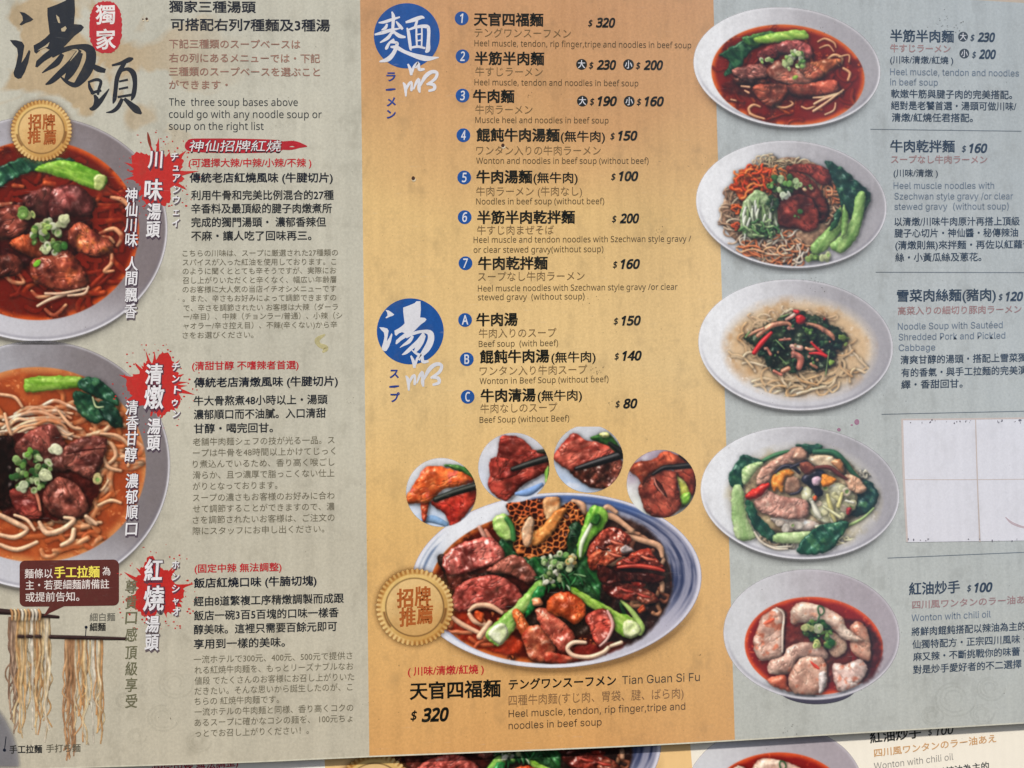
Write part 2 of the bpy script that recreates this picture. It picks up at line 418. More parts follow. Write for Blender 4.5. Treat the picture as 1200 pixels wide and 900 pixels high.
        for i in range(len(q) - 1):
            x1, y1, r1 = q[i]; x2, y2, r2 = q[i + 1]; dx, dy = x2 - x1, y2 - y1; l2 = dx * dx + dy * dy + 1e-9
            t_ = np.clip(((X - x1) * dx + (Y - y1) * dy) / l2, 0, 1); r_ = r1 + (r2 - r1) * t_
            e = r_ - np.hypot(X - x1 - t_ * dx, Y - y1 - t_ * dy); m = e > d
            d = np.where(m, e, d); rr = np.where(m, r_, rr); tt = np.where(m, i + t_, tt)
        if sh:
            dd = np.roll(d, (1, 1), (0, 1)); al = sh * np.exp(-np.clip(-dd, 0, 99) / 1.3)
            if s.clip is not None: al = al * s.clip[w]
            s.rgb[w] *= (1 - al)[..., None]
        k = np.clip(d / rr, 0, 1); z = rr * np.sqrt(np.clip(1 - (1 - k) ** 2, 0, 1)) * .9
        nn = vnoise(X, Y, 6, s.seed, 3); base = np.asarray(c, float) * (1 + var * (nn - .5) * 2)[..., None]
        if np.ndim(c) == 2: base = mixc(c[0], c[1], tt / (len(q) - 1)) * (1 + var * (nn - .5) * 2)[..., None]
        if streak: base = base * (1 + streak * (vnoise(tt * .3, d * 4, 2, s.seed + 3, 2) - .5))[..., None]
        s.comp(w, d, s.shade(d, z, base, amb, dif, spec, pw), s.newid(name) if idn else None)
    def tangle(s, cx, cy, rx, ry, n, r_, cols, length=40, curl=.12, name='noodles', **k):
        """loose noodles heaped in an ellipse (all in this picture's units)"""
        keep = s.clip
        if s.broth is not None and s.clip is not None and name == 'noodles': s.clip = s.clip * s.broth
        for i in range(int(n * (1.45 if name == 'noodles' else 1))):
            a = s.rs.uniform(0, 6.283); q = math.sqrt(s.rs.random()) * .92
            x, y = cx + rx * q * math.cos(a), cy + ry * q * math.sin(a); hd = a + 1.57 + s.rs.uniform(-.8, .8); cu = s.rs.uniform(-1, 1) * curl
            pts = []; st = length * s.rs.uniform(.6, 1.2) / 6
            for j in range(7):
                if ((x - cx) / rx) ** 2 + ((y - cy) / ry) ** 2 > 1.05: hd += 1.1
                pts.append((x, y, r_ * s.rs.uniform(.8, 1.15))); x += st * math.cos(hd); y += st * math.sin(hd) * .8; hd += cu * 5 + s.rs.uniform(-.25, .25)
            s.tube(pts, s.rs.choice(cols), name, **k)
        s.clip = keep
    def scallion(s, cx, cy, rx, ry, n, r_, cols=((228, 232, 196), (165, 196, 110), (84, 130, 58), (196, 215, 150)), name='scallions'):
        for i in range(n):
            a = s.rs.uniform(0, 6.283); q = math.sqrt(s.rs.random()); x, y = cx + rx * q * math.cos(a), cy + ry * q * math.sin(a)
            t = s.rs.uniform(0, 3.14); e = s.rs.uniform(.55, 1); R = r_ * s.rs.uniform(.75, 1.25); c = s.rs.choice(cols)
            pts = [(x + R * math.cos(b) * math.cos(t) - R * e * math.sin(b) * math.sin(t), y + R * math.cos(b) * math.sin(t) + R * e * math.sin(b) * math.cos(t)) for b in [k * .785 for k in range(8)]]
            s.blob(pts, tuple(v * .8 for v in c), c, name, bev=1.8, h=.9, ns=3, namp=.3, spec=.12, sh=.22, jag=.5, amb=.6, dif=.62)
            if s.rs.random() < .3:
                p2 = [(x + (px - x) * .45, y + (py - y) * .45) for px, py in pts]
                s.blob(p2, (110, 146, 76), (150, 178, 104), name, bev=2, h=-.5, spec=0, sh=0, jag=.2)
    def veil(s, col, lo=0, hi=.8, sc=16, name='noodles'):
        """broth lapping over the strands: some lie deeper than others"""
        if name not in s.names: return
        n = vnoise(s.X, s.Y, sc, s.seed + 61, 3); m = (s.id == s.names.index(name)); al = (lo + (hi - lo) * ss(.38, .62, n)) * m
        if s.clip is not None: al = al * s.clip
        s.rgb = mixc(s.rgb, col, al)
    def ell(s, cx, cy, rx, ry, rot=0):
        X, Y = s.X - s.t((cx, cy))[0], s.Y - s.t((cx, cy))[1]; c, n = math.cos(rot), math.sin(rot)
        u, v = X * c + Y * n, -X * n + Y * c; rx /= s.sc; ry /= s.sc
        u, v = u / rx, v / ry; k = np.hypot(u, v); return (1 - k) * k / np.maximum(np.hypot(u / rx, v / ry), 1e-6), u, v, k
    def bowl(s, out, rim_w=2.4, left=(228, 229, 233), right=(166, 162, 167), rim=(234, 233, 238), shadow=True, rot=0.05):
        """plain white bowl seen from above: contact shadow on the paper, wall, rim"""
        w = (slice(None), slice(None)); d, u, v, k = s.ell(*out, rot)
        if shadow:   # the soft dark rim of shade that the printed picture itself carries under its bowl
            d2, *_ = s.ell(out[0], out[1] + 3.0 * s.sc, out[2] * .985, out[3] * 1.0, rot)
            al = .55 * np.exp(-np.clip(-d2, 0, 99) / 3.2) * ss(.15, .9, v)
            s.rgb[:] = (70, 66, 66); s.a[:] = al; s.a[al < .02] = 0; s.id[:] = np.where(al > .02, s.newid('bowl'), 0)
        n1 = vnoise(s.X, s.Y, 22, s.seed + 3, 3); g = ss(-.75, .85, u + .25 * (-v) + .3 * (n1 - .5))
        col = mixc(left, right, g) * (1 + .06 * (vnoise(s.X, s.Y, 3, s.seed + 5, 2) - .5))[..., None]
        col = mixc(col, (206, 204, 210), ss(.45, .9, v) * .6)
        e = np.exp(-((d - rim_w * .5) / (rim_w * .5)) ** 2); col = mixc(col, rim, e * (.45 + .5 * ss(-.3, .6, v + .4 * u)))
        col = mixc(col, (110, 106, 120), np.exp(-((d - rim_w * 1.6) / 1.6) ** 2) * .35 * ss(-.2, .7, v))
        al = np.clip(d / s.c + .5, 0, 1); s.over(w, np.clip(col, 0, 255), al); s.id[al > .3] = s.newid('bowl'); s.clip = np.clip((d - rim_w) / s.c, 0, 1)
    def soup(s, e, inner, edge, ew=7, soft=None, rot=0.04, patches=None):
        w = (slice(None), slice(None)); d, u, v, k = s.ell(*e, rot); n1 = vnoise(s.X, s.Y, 16, s.seed + 31, 4)
        col = mixc(edge, inner, ss(0, ew, d + 3 * (n1 - .5)))
        if patches is not None: col = mixc(col, patches, ss(.5, .75, n1) * .8)
        col = col * (1 + .1 * (vnoise(s.X, s.Y, 4, s.seed + 8, 2) - .5))[..., None]
        gl = ss(.70, .80, vnoise(s.X, s.Y, 3.4, s.seed + 19, 2)) * ss(.4, .7, n1); col = mixc(col, np.minimum(np.asarray(edge) * 1.12 + 20, 250), gl * .7)
        s.comp(w, d, col, s.newid('broth'), soft); s.broth = np.clip(d / s.c, 0, 1)
    def build(s, name, parent, mat, label=None, y=-.0004):
        idc = s.id[:-1, :-1].copy(); al = s.a; vis = (al[:-1, :-1] + al[1:, :-1] + al[:-1, 1:] + al[1:, 1:]) > .03
        root = None; ny, nx = al.shape
        # world positions of all cells: the plane mapping is projective, so evaluate it for the whole grid at once
        dx = (s.X - W / 2) / F; dy = (s.Y - H / 2) / F
        wx = dx * U[0] + dy * U[1] + U[2]; wy = dx * N[0] + dy * N[1] + N[2]; wz = dx * V[0] + dy * V[1] + V[2]
        tq = -CAM.y / wy; GX, GZ = CAM.x + wx * tq, CAM.z + wz * tq
        # the soft dot of a large printed picture: a light blur, weighted by coverage so that edges keep their colour
        wgt = np.clip(al, .001, 1)[..., None]; num = s.rgb * wgt; den = wgt
        for ax in (0, 1):
            num = .56 * num + .22 * (np.roll(num, 1, ax) + np.roll(num, -1, ax)); den = .56 * den + .22 * (np.roll(den, 1, ax) + np.roll(den, -1, ax))
        s.rgb = num / den
        L = lin(np.clip(s.rgb, 0, 255)); rgba = np.concatenate((L, al[..., None]), -1)
        present = [i for i in range(1, len(s.names)) if ((idc == i) & vis).sum() >= 6]
        present.sort(key=lambda i: 0 if s.names[i] == 'bowl' else 1)
        small = ~np.isin(idc, present); idc[small & vis] = present[0]
        for i in present:
            m = (idc == i) & vis; J, I = np.nonzero(m); a = J * nx + I
            quad = np.stack((a, a + nx, a + nx + 1, a + 1), 1); uq, inv = np.unique(quad, return_inverse=True)
            me = bpy.data.meshes.new(s.names[i]); n = len(uq); me.vertices.add(n)
            co = np.stack((GX.ravel()[uq], np.full(n, y * LY), GZ.ravel()[uq]), 1); me.vertices.foreach_set('co', co.ravel())
            nf = len(quad); me.loops.add(nf * 4); me.polygons.add(nf)
            me.loops.foreach_set('vertex_index', inv.ravel().astype(np.int32)); me.polygons.foreach_set('loop_start', np.arange(0, nf * 4, 4, dtype=np.int32))
            me.update(calc_edges=True)
            ca = me.color_attributes.new('print', 'FLOAT_COLOR', 'POINT'); ca.data.foreach_set('color', rgba.reshape(-1, 4)[uq].ravel())
            if root is None: root = link(name, me, mat, parent, label)
            else:
                ch = link(s.names[i], me, mat, root)
                if s.names[i] in ('noodles', 'scallions', 'carrot_shreds', 'cucumber_shreds', 'greens', 'cabbage', 'broth'): ch['kind'] = 'stuff'
        return root
# ---------------------------------------------------------------- the boards
def bx1(y): return 422 + .0122 * y
def bx2(y): return 836 + .029 * y
TOPE = [(-170, -40), (300, -30), (600, -22), (1000, -5), (1143, 0), (1200, 3.5), (1380, 14)]
BOTE = [(-170, 908), (0, 903), (160, 898), (300, 893.5), (430, 887.5), (650, 879), (800, 872), (1000, 860), (1200, 848), (1380, 837)]
def interp(L, x): return float(np.interp(x, [p[0] for p in L], [p[1] for p in L]))
def region(xa, xb):
    """outline between two borders (functions of y), following the warped top and bottom edges; clockwise on the photo = counter-clockwise seen from behind"""
    t = [p for p in TOPE if xa(p[1]) + 3 < p[0] < xb(p[1]) - 3]; b_ = [p for p in BOTE if xa(p[1]) + 3 < p[0] < xb(p[1]) - 3]
    def corner(L, f):
        y = L[0][1]
        for _ in range(6): y = interp(L, f(y))
        return (f(y), y)
    return [corner(TOPE, xa)] + t + [corner(TOPE, xb), corner(BOTE, xb)] + b_[::-1] + [corner(BOTE, xa)]
XL, XR = (lambda y: -168.0), (lambda y: 1378.0)

def plain(name, rgb, rough=.6, spec=.3):
    m = bpy.data.materials.new(name); m.use_nodes = True; p = m.node_tree.nodes['Principled BSDF']
    nz = m.node_tree.nodes.new('ShaderNodeTexNoise'); nz.inputs['Scale'].default_value = 60; nz.inputs['Detail'].default_value = 5
    mx = m.node_tree.nodes.new('ShaderNodeMix'); mx.data_type = 'RGBA'
    mx.inputs[6].default_value = L4([v * .86 for v in rgb]); mx.inputs[7].default_value = L4(rgb)
    tc = m.node_tree.nodes.new('ShaderNodeTexCoord'); m.node_tree.links.new(tc.outputs['Object'], nz.inputs[0])
    m.node_tree.links.new(nz.outputs[0], mx.inputs[0]); m.node_tree.links.new(mx.outputs[2], p.inputs['Base Color'])
    p.inputs['Roughness'].default_value = rough; p.inputs['Specular IOR Level'].default_value = spec
    return m
edge_m = plain('sheet_edge', (196, 190, 176)); wall_m = plain('painted_wall', (188, 176, 164))

def make_board():
    root = bpy.data.objects.new('menu_board', None); COL.objects.link(root); root.empty_display_size = .05
    x, z = P(600, 886); 
    return root
board = make_board()
tag(board, 'worn three-column menu board in front, grey, tan and blue-grey, full of dish photos and prices', 'menu board', 'menu boards')
outline = [P(*p) for p in region(XL, XR)][::-1]
box('sheet', outline, 0, .004, edge_m, board)
LM = ramp_panel('left_panel_print', [(0, (190, 182, 162)), (.5, (190, 186, 170)), (1, (190, 188, 174))], 1.0, (180, 152, 110))
MM = ramp_panel('middle_panel_print', [(0, (208, 155, 96)), (.3, (219, 178, 114)), (.5, (222, 190, 134)), (.72, (217, 182, 124)), (.88, (200, 154, 106)), (1, (196, 148, 106))], 1.0)
RM = ramp_panel('right_panel_print', [(0, (184, 184, 174)), (.25, (184, 187, 182)), (.6, (180, 185, 185)), (1, (174, 180, 181))], 1.0)
f = Flat(-.0001); f.poly(region(XL, bx1)); f.build('left_panel', LM, board, 'grey-beige left column of the menu with tan water stains')
f = Flat(-.0001); f.poly(region(bx1, bx2)); f.build('middle_panel', MM, board, 'tan middle column of the menu listing dishes and prices')
f = Flat(-.0001); f.poly(region(bx2, XR)); f.build('right_panel', RM, board, 'blue-grey right column of the menu with dish photos')
f = Flat(-.00025); f.stroke([(x, y - .9, .8) for x, y in BOTE]); f.build('worn_edge', ink((205, 200, 180)), board)

# ---- lettering of the left column
NV = (22, 28, 42); BK = (20, 22, 18); BR = (150, 112, 98); RD = (186, 38, 46); GY = (112, 106, 88); BD = .012
T('獨家三種湯頭', 198, 300, 8, 13.5, NV, .018)
T('可搭配右列7種麵及3種湯', 200, 387, 29, 14, NV, .018)
for s_, x1, y in (('下記三種類のスープベースは', 352, 51.5), ('右の列にあるメニューでは・下記', 375, 68), ('三種類のスープベースを選ぶこと', 375, 84), ('ができます・', 267, 99.5)):
    T(s_, 198, x1, y, 10.5, BR, .012)
for s_, x1, y in (('The  three soup bases above', 349, 119.5), ('could go with any noodle soup or', 377, 133.7), ('soup on the right list', 309, 147.7)):
    T(s_, 198, x1, y, 8.6, (44, 50, 56), .004)
f = Flat(-.0006); f.stroke([(217, 169, 2), (222, 170, 7), (240, 170.5, 8.2), (280, 171, 8.5), (322, 171, 7.2), (332, 170, 4.5), (342, 168, 3), (350, 170, 3.4), (360, 171.5, .5)])
f.stroke([(330, 173, 2.5), (342, 174, 1.6), (354, 172, .4)], -.00062); f.build('red_brush_banner', ink((172, 32, 44)), board)
T('神仙招牌紅燒', 221.5, 330.5, 172, 14.5, (60, 20, 34), .03, slant=.15, y=-.0008)
T('神仙招牌紅燒', 222, 330, 171.4, 13, (226, 222, 222), .004, slant=.15)
def rows(L, h, col, bold, x1d=None):
    for s_, x0, x1, y in L: T(s_, x0, x1, y, h, col, bold)
rows([('(可選擇大辣/中辣/小辣/不辣 )', 221, 365, 191), ('(清甜甘醇 不嗜辣者首選)', 225, 350, 429), ('(固定中辣 無法調整)', 228, 330, 666.5)], 10, RD, .016)
rows([('傳統老店紅燒風味 (牛腱切片)', 222, 390, 208.5), ('傳統老店清燉風味 (牛腱切片)', 227, 396, 448.5), ('飯店紅燒口味 (牛腩切塊)', 227, 371, 683.5)], 11.3, NV, .02)
rows([('利用牛骨和完美比例混合的27種', 224, 391, 229), ('辛香料及最頂級的腱子肉燉煮所', 224, 389, 244.7), ('完成的獨門湯頭・ 濃郁香辣但', 224, 382, 260.7), ('不麻・讓人吃了回味再三。', 224, 365, 276.7),
      ('牛大骨熬煮48小時以上・湯頭', 227, 384, 470), ('濃郁順口而不油膩。入口清甜', 227, 382, 486), ('甘醇・喝完回甘。', 227, 320, 502.5),
      ('經由8道繁複工序精燉調製而成跟', 227, 403, 705), ('飯店一碗3百5百塊的口味一樣香', 227, 397, 721.7), ('醇美味。這裡只需要百餘元即可', 227, 395, 738), ('享用到一樣的美味。', 227, 334, 755)], 11.2, (34, 38, 44), .016)
rows([('こちらの川味は、スープに厳選された27種類の', 214, 396, 297), ('スパイスが入った紅油を使用しております。こ', 214, 394, 307.6), ('のように聞くととても辛そうですが、実際にお', 214, 394, 318),
      ('召し上がりいただくと辛くなく、幅広い年齢層', 214, 394, 328.7), ('のお客様に大人気の当店イチオシメニューです', 214, 394, 339.4), ('。また、辛さもお好みによって調節できますの', 214, 394, 350),
      ('で、辛さを調節されたい お客様は大辣（ダーラ', 215, 396, 361), ('ー/辛目）、中辣（チョンラー/普通）、小辣（シ', 215, 401, 371.3), ('ャオラー/辛さ控え目）、不辣(辛くない)から辛', 215, 395, 382), ('さをお選びください。', 214, 297, 393)], 8, GY, .004)
rows([('老舗牛肉麺シェフの技が光る一品。ス', 226, 392, 518), ('ープは牛骨を48時間以上かけてじっく', 226, 393, 531), ('り煮込んでいるため、香り高く喉ごし', 226, 392, 544), ('滑らか、且つ濃厚で脂っこくない仕上', 226, 392, 557),
      ('がりとなっております。', 226, 325, 570), ('スープの濃さもお客様のお好みに合わ', 226, 392, 583.5), ('せて調節することができますので、濃', 226, 392, 596.5), ('さを調節されたいお客様は、ご注文の', 226, 392, 609.5), ('際にスタッフにお申し出ください。', 226, 380, 622.5)], 9.2, GY, .004)
rows([('一流ホテルで300元、400元、500元で提供さ', 227, 413, 773), ('れる紅焼牛肉麺を、もっとリーズナブルなお', 228, 414, 785.5), ('値段 でたくさんのお客様にお召し上がりいた', 228, 415, 798), ('だきたい。そんな思いから誕生したのが、こ', 228, 413, 810),
      ('ちらの 紅焼牛肉麺です。', 228, 327, 822), ('一流ホテルの牛肉麺と同様、香り高くコクの', 228, 414, 834.5), ('あるスープに確かなコシの麺を、 100元ちょ', 228, 413, 847), ('っとでお召し上がりください！。', 229, 362, 859.5)], 9.2, GY, .004)

# ---- brush title
def soup_glyph(f, m, ox, oy, sx, sy):
    """the brush-written character for soup; m maps its own drawing units onto the photograph"""
    def q(L): return [((x - ox) * sx + m[0], (y - oy) * sy + m[1]) + ((p[0] * (sx + sy) / 2,) if p else ()) for x, y, *p in L]
    y0 = f.y; k = [0]
    def po(L): k[0] += 1; f.poly(q(L), y0 - k[0] * 6e-6)
    def st(L): k[0] += 1; f.stroke(q(L), y0 - k[0] * 6e-6)
    po([(103, 62), (130, 67), (152, 82), (176, 102), (162, 113), (140, 120), (112, 134), (103, 129), (121, 109), (118, 86)])
    po([(52, 211), (85, 212), (117, 221), (129, 240), (121, 290), (113, 332), (133, 302), (153, 262), (161, 272), (149, 330), (131, 380), (112, 412), (95, 416), (77, 405), (71, 385), (85, 340), (95, 290), (90, 255), (70, 236)])
    po([(250, 42), (300, 24), (345, 4), (360, -12), (393, -12), (396, 60), (390, 127), (428, 130), (443, 143), (430, 162), (392, 190), (345, 240), (290, 288), (235, 322), (196, 356), (186, 352), (192, 322), (228, 288), (262, 262), (240, 252), (215, 262), (192, 283), (181, 275), (177, 240), (210, 222), (240, 200), (262, 178), (256, 130), (250, 80)])
    st([(275, 300, 6), (340, 262, 13), (420, 246, 13), (472, 262, 25), (480, 310, 27), (462, 365, 28), (430, 415, 24), (395, 448, 14), (350, 430, 9), (318, 402, 3)])
    st([(420, 262, 12), (378, 330, 19), (320, 385, 17), (272, 428, 13), (240, 446, 3)])
    st([(330, 285, 10), (300, 330, 16), (250, 365, 8), (222, 385, 2)])
    st([(430, 280, 8), (405, 335, 16), (370, 385, 20), (345, 425, 8)])
f = Flat(-.0006); soup_glyph(f, (0, 0), 0, 0, 1 / 4.5, 1 / 4.5); f.build('brush_character', ink((38, 42, 50)), board, 'large dark brush-written character for soup at the top left')
f = Flat(-.00065)
def Z(L): return [(x / 4.5, y / 4.5) + ((p[0] / 4.5,) if p else ()) for x, y, *p in L]
f.poly(Z([(322, 152), (345, 138), (352, 150), (342, 166), (325, 166)])); f.poly(Z([(296, 78), (312, 92), (318, 122), (308, 120), (300, 100)])); f.poly(Z([(196, 268), (240, 240), (262, 222), (252, 246), (222, 258)]))
f.stroke(Z([(372, 268, 1), (390, 262, 3), (410, 268, 4), (395, 290, 4), (370, 322, 1)])); f.build('brush_gaps', ink((184, 168, 138)), board)
f = Flat(-.0006); y = -.0006
for i, L in enumerate([[(590, 345, 5), (640, 332, 9), (680, 315, 13), (703, 308, 4)], [(668, 318, 7), (640, 360, 12), (618, 410, 12), (610, 470, 11), (604, 520, 11), (596, 546, 3)], [(618, 385, 5), (668, 364, 9), (702, 385, 15), (712, 440, 12), (704, 500, 12), (692, 530, 3)],
      [(628, 430, 5), (675, 420, 6)], [(626, 470, 5), (676, 460, 6)], [(620, 512, 6), (695, 500, 7)], [(645, 520, 9), (622, 565, 11), (592, 588, 8), (560, 593, 2)], [(655, 520, 8), (694, 556, 16), (722, 580, 19), (746, 600, 5)],
      [(480, 340, 8), (515, 362, 16), (556, 374, 11)], [(468, 432, 4), (474, 462, 9), (490, 490, 9), (494, 498, 5)], [(464, 434, 5), (506, 420, 8), (532, 430, 8), (522, 470, 8), (516, 500, 6)], [(478, 492, 6), (520, 480, 8), (535, 478, 4)],
      [(576, 468, 2), (545, 512, 10), (516, 548, 14), (490, 572, 12), (472, 572, 4)], [(498, 500, 6), (510, 530, 14), (500, 560, 10)]]):
    f.stroke(Z(L), y - i * 6e-6)
f.build('brush_character', ink((38, 42, 50)), board, 'smaller dark brush-written character below and right of the first')

# red seal and its two characters
rs = random.Random(4)
f = Flat(-.0006); f.poly([(123.8 + (19.2 + rs.uniform(-.7, .7)) * math.copysign(abs(math.cos(a)) ** .8, math.cos(a)), 32 + (30.6 + rs.uniform(-.9, .9)) * math.copysign(abs(math.sin(a)) ** .8, math.sin(a))) for a in [k * 2 * math.pi / 90 for k in range(90)]])
f.build('red_seal', ink((184, 44, 52)), board, 'red oval seal with two white characters beside the title')
T('獨', 112, 135, 18, 22, (228, 222, 220), .022, sl_=-.03, name='character'); T('家', 112.5, 136, 47, 23, (228, 222, 220), .022, sl_=-.03, name='character')

# red ink splashes
def splash(cx, cy, rx, ry, seed, spikes):
    r_ = random.Random(seed); f = Flat(-.0006); n = 120; pts = []
    sp = [(a, l) for a, l in spikes] + [(r_.uniform(0, 6.283), r_.uniform(1.05, 1.3)) for _ in range(16)]
    for i in range(n):
        t = i * 2 * math.pi / n; k = .95 + .16 * math.sin(3 * t + seed) + .1 * math.sin(7 * t + 2 * seed) + r_.uniform(-.06, .06)
        for a, l in sp:
            dd = abs((t - a + math.pi) % (2 * math.pi) - math.pi)
            if dd < .12: k = max(k, l * (1 - dd / .16))
        pts.append((cx + rx * k * math.cos(t), cy + ry * k * math.sin(t)))
    f.poly(pts)
    for i in range(70):
        a = r_.uniform(0, 6.283); l = r_.uniform(1.02, 1.7); f.disc(cx + rx * l * math.cos(a), cy + ry * l * math.sin(a), r_.uniform(.3, 1.5), r_.uniform(.3, 1.2), 8, f.y - 2e-6 * (i + 1))
    return f.build('red_ink_splash', ink((188, 46, 42)), board)
splash(184, 206, 30, 32, 3, [(3.5, 1.45), (3.05, 1.4), (5.6, 1.5), (-.1, 1.7), (4.75, 1.55), (.4, 1.45), (2.4, 1.35)])
f = Flat(-.00055); f.stroke([(173, 155, .5), (174.5, 163, 1.8), (176, 170, 1.4), (177, 175, .3)]); f.build('red_ink_drip', ink((130, 52, 36)), board)
splash(183, 452, 31, 34, 5, [(3.4, 1.5), (2.7, 1.45), (5.5, 1.3), (.2, 1.6), (4.4, 1.3), (.9, 1.3)])
splash(183, 692, 29, 33, 7, [(3.6, 1.6), (2.9, 1.5), (5.5, 1.4), (-.15, 1.65), (4.6, 1.3), (.5, 1.4)])
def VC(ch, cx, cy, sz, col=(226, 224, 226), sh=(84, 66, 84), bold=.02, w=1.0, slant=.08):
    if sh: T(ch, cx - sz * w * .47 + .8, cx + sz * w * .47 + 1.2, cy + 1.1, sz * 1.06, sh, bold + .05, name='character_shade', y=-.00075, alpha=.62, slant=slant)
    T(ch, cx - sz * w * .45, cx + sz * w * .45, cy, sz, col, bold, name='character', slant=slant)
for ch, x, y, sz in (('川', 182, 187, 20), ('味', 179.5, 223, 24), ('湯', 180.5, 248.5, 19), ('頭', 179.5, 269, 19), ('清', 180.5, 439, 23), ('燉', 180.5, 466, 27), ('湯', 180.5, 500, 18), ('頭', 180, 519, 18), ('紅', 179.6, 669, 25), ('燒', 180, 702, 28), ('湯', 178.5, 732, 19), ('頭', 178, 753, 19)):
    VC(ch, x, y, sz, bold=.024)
for ch, x, y in (('神', 154, 229), ('仙', 154, 246), ('川', 153, 264), ('味', 154, 281), ('人', 154, 309.5), ('間', 154, 326.5), ('飄', 153.5, 346), ('香', 153, 365), ('清', 154.5, 478), ('香', 155, 496), ('甘', 154.5, 514), ('醇', 153.5, 533), ('濃', 154.5, 564), ('郁', 154.5, 582.5), ('順', 154.5, 600.5), ('口', 154, 620)):
    VC(ch, x, y, 16.5, bold=.014)
for ch, x, y in (('チ', 204.5, 184), ('ュ', 206, 196), ('ア', 207, 208.5), ('ン', 207, 222), ('ウ', 206.5, 234.5), ('ェ', 206, 248), ('イ', 206, 261.5), ('チ', 206, 430), ('ン', 206, 444), ('ト', 208, 457), ('ゥ', 205, 471), ('ン', 206.5, 485), ('ホ', 205.6, 662), ('ン', 206, 676), ('シ', 206, 690), ('ャ', 206, 704), ('オ', 206.5, 717)):
    VC(ch, x, y, 10, bold=.02, w=1.0 if ch not in 'ュェャゥ' else .8)
for ch, y in zip('尊貴口感頂級享受', (688, 706, 724, 744, 765, 784, 803, 822)): T(ch, 153.5 - 7, 153.5 + 7.5, y, 16, (108, 106, 82), .012, name='character', slant=.08)

# speech bubble about the noodles
f = Flat(-.0006)
def rrect(x0, y0, x1, y1, r_, dy=0, tail=None):
    o = []
    for cx, cy, a0 in ((x1 - r_, y0 + r_, -90), (x1 - r_, y1 - r_, 0), (x0 + r_, y1 - r_, 90), (x0 + r_, y0 + r_, 180)):
        for k in range(7): a = math.radians(a0 + k * 15); o.append((cx + r_ * math.cos(a), cy + r_ * math.sin(a) + dy * (cx - x0)))
        if a0 == 0 and tail: o += tail
    return o
f.poly(rrect(23, 657, 139.5, 711, 6.5, -.012, [(75, 710.5), (51, 722), (58, 710.8)])); f.build('speech_bubble', ink((92, 46, 42)), board, 'dark red-brown speech bubble above the hanging noodles')
T('麵條以', 29, 62, 672.5, 11, (224, 214, 208), .008); T('手工拉麵', 63.5, 117, 671, 13.2, (236, 220, 92), .02); T('為', 120, 129.5, 669.5, 10, (224, 214, 208), .008)
T('主・若要細麵請備註', 30, 128, 686, 11, (224, 214, 208), .008); T('或提前告知。', 30, 93, 700, 11, (224, 214, 208), .008)

# ---- middle column
BL = (28, 80, 150); JP = (120, 96, 64); EN = (84, 68, 44)
WH = (214, 214, 220)
f = Flat(-.0006); f.disc(476.7, 42, 38.6, 38.2, 80); f.build('blue_disc', ink(BL), board, 'blue disc with the white brush character for noodles')
f = Flat(-.0006); f.disc(480.8, 388.3, 39.2, 38.7, 80); f.build('blue_disc', ink(BL), board, 'blue disc with the white brush character for soup')
f = Flat(-.0007)
def Z(L): return [(425 + x / 6, y / 6) + ((p[0] / 6,) if p else ()) for x, y, *p in L]
for i, L in enumerate([[(205, 82, 4), (216, 115, 12), (214, 165, 11), (208, 240, 9)], [(112, 160, 4), (150, 156, 10), (205, 138, 10), (262, 120, 5)], [(172, 168, 6), (160, 196, 11), (132, 212, 3)], [(235, 150, 4), (262, 185, 12), (282, 206, 7)], [(84, 244, 6), (140, 230, 12), (200, 212, 11), (262, 200, 4)],
      [(208, 220, 6), (178, 266, 12), (122, 300, 4)], [(212, 216, 6), (256, 252, 14), (302, 262, 6)], [(222, 278, 9), (190, 300, 8), (168, 338, 11), (166, 350, 4)], [(186, 298, 6), (236, 300, 10), (240, 320, 12), (215, 378, 14), (176, 418, 16), (118, 434, 5)],
      [(196, 330, 6), (240, 335, 14), (290, 362, 12), (350, 386, 14), (410, 404, 19), (462, 412, 17), (536, 404, 3)],
      [(302, 158, 7), (360, 140, 14), (412, 122, 12), (434, 128, 4)], [(384, 140, 8), (372, 180, 9), (362, 196, 4)], [(312, 196, 5), (322, 230, 11), (330, 290, 11), (338, 344, 9), (346, 350, 3)], [(318, 212, 6), (380, 190, 10), (446, 186, 13), (464, 206, 12), (462, 290, 12), (458, 350, 16), (440, 366, 6)],
      [(336, 336, 7), (390, 328, 9), (440, 340, 7)], [(378, 196, 6), (378, 260, 7), (382, 330, 6)], [(416, 194, 5), (416, 260, 6), (414, 330, 5)], [(378, 244, 5), (416, 238, 5)], [(378, 288, 5), (416, 282, 5)]]):
    f.stroke(Z(L), -.0007 - i * 6e-6)
f.build('brush_character', ink(WH, .6), board, 'white brush-written character for noodles on the blue disc')
SCR = [[(318, 450, 5), (338, 495, 11), (342, 530, 8)], [(350, 510, 5), (360, 470, 8), (390, 440, 7), (372, 480, 6)], [(396, 444, 6), (398, 488, 11), (436, 486, 7)], [(284, 580, 4), (300, 612, 11), (304, 678, 5)], [(302, 640, 5), (326, 590, 9), (348, 576, 8)], [(346, 578, 6), (344, 625, 9), (342, 642, 5)],
       [(358, 630, 4), (378, 578, 9), (398, 552, 8)], [(398, 556, 7), (396, 620, 11), (402, 652, 5)], [(402, 610, 5), (440, 540, 13), (486, 506, 12), (522, 514, 10), (508, 556, 10), (450, 596, 7)], [(450, 592, 6), (498, 596, 11), (504, 626, 10), (462, 640, 7)]]
f = Flat(-.00085)
for i, L in enumerate(SCR): f.stroke([(a, b, c * 1.1) for a, b, c in Z(L)], -.00085 - i * 6e-6)
f.build('brush_character', ink(WH, .6), board, 'white brush scribble hanging below the upper blue disc')
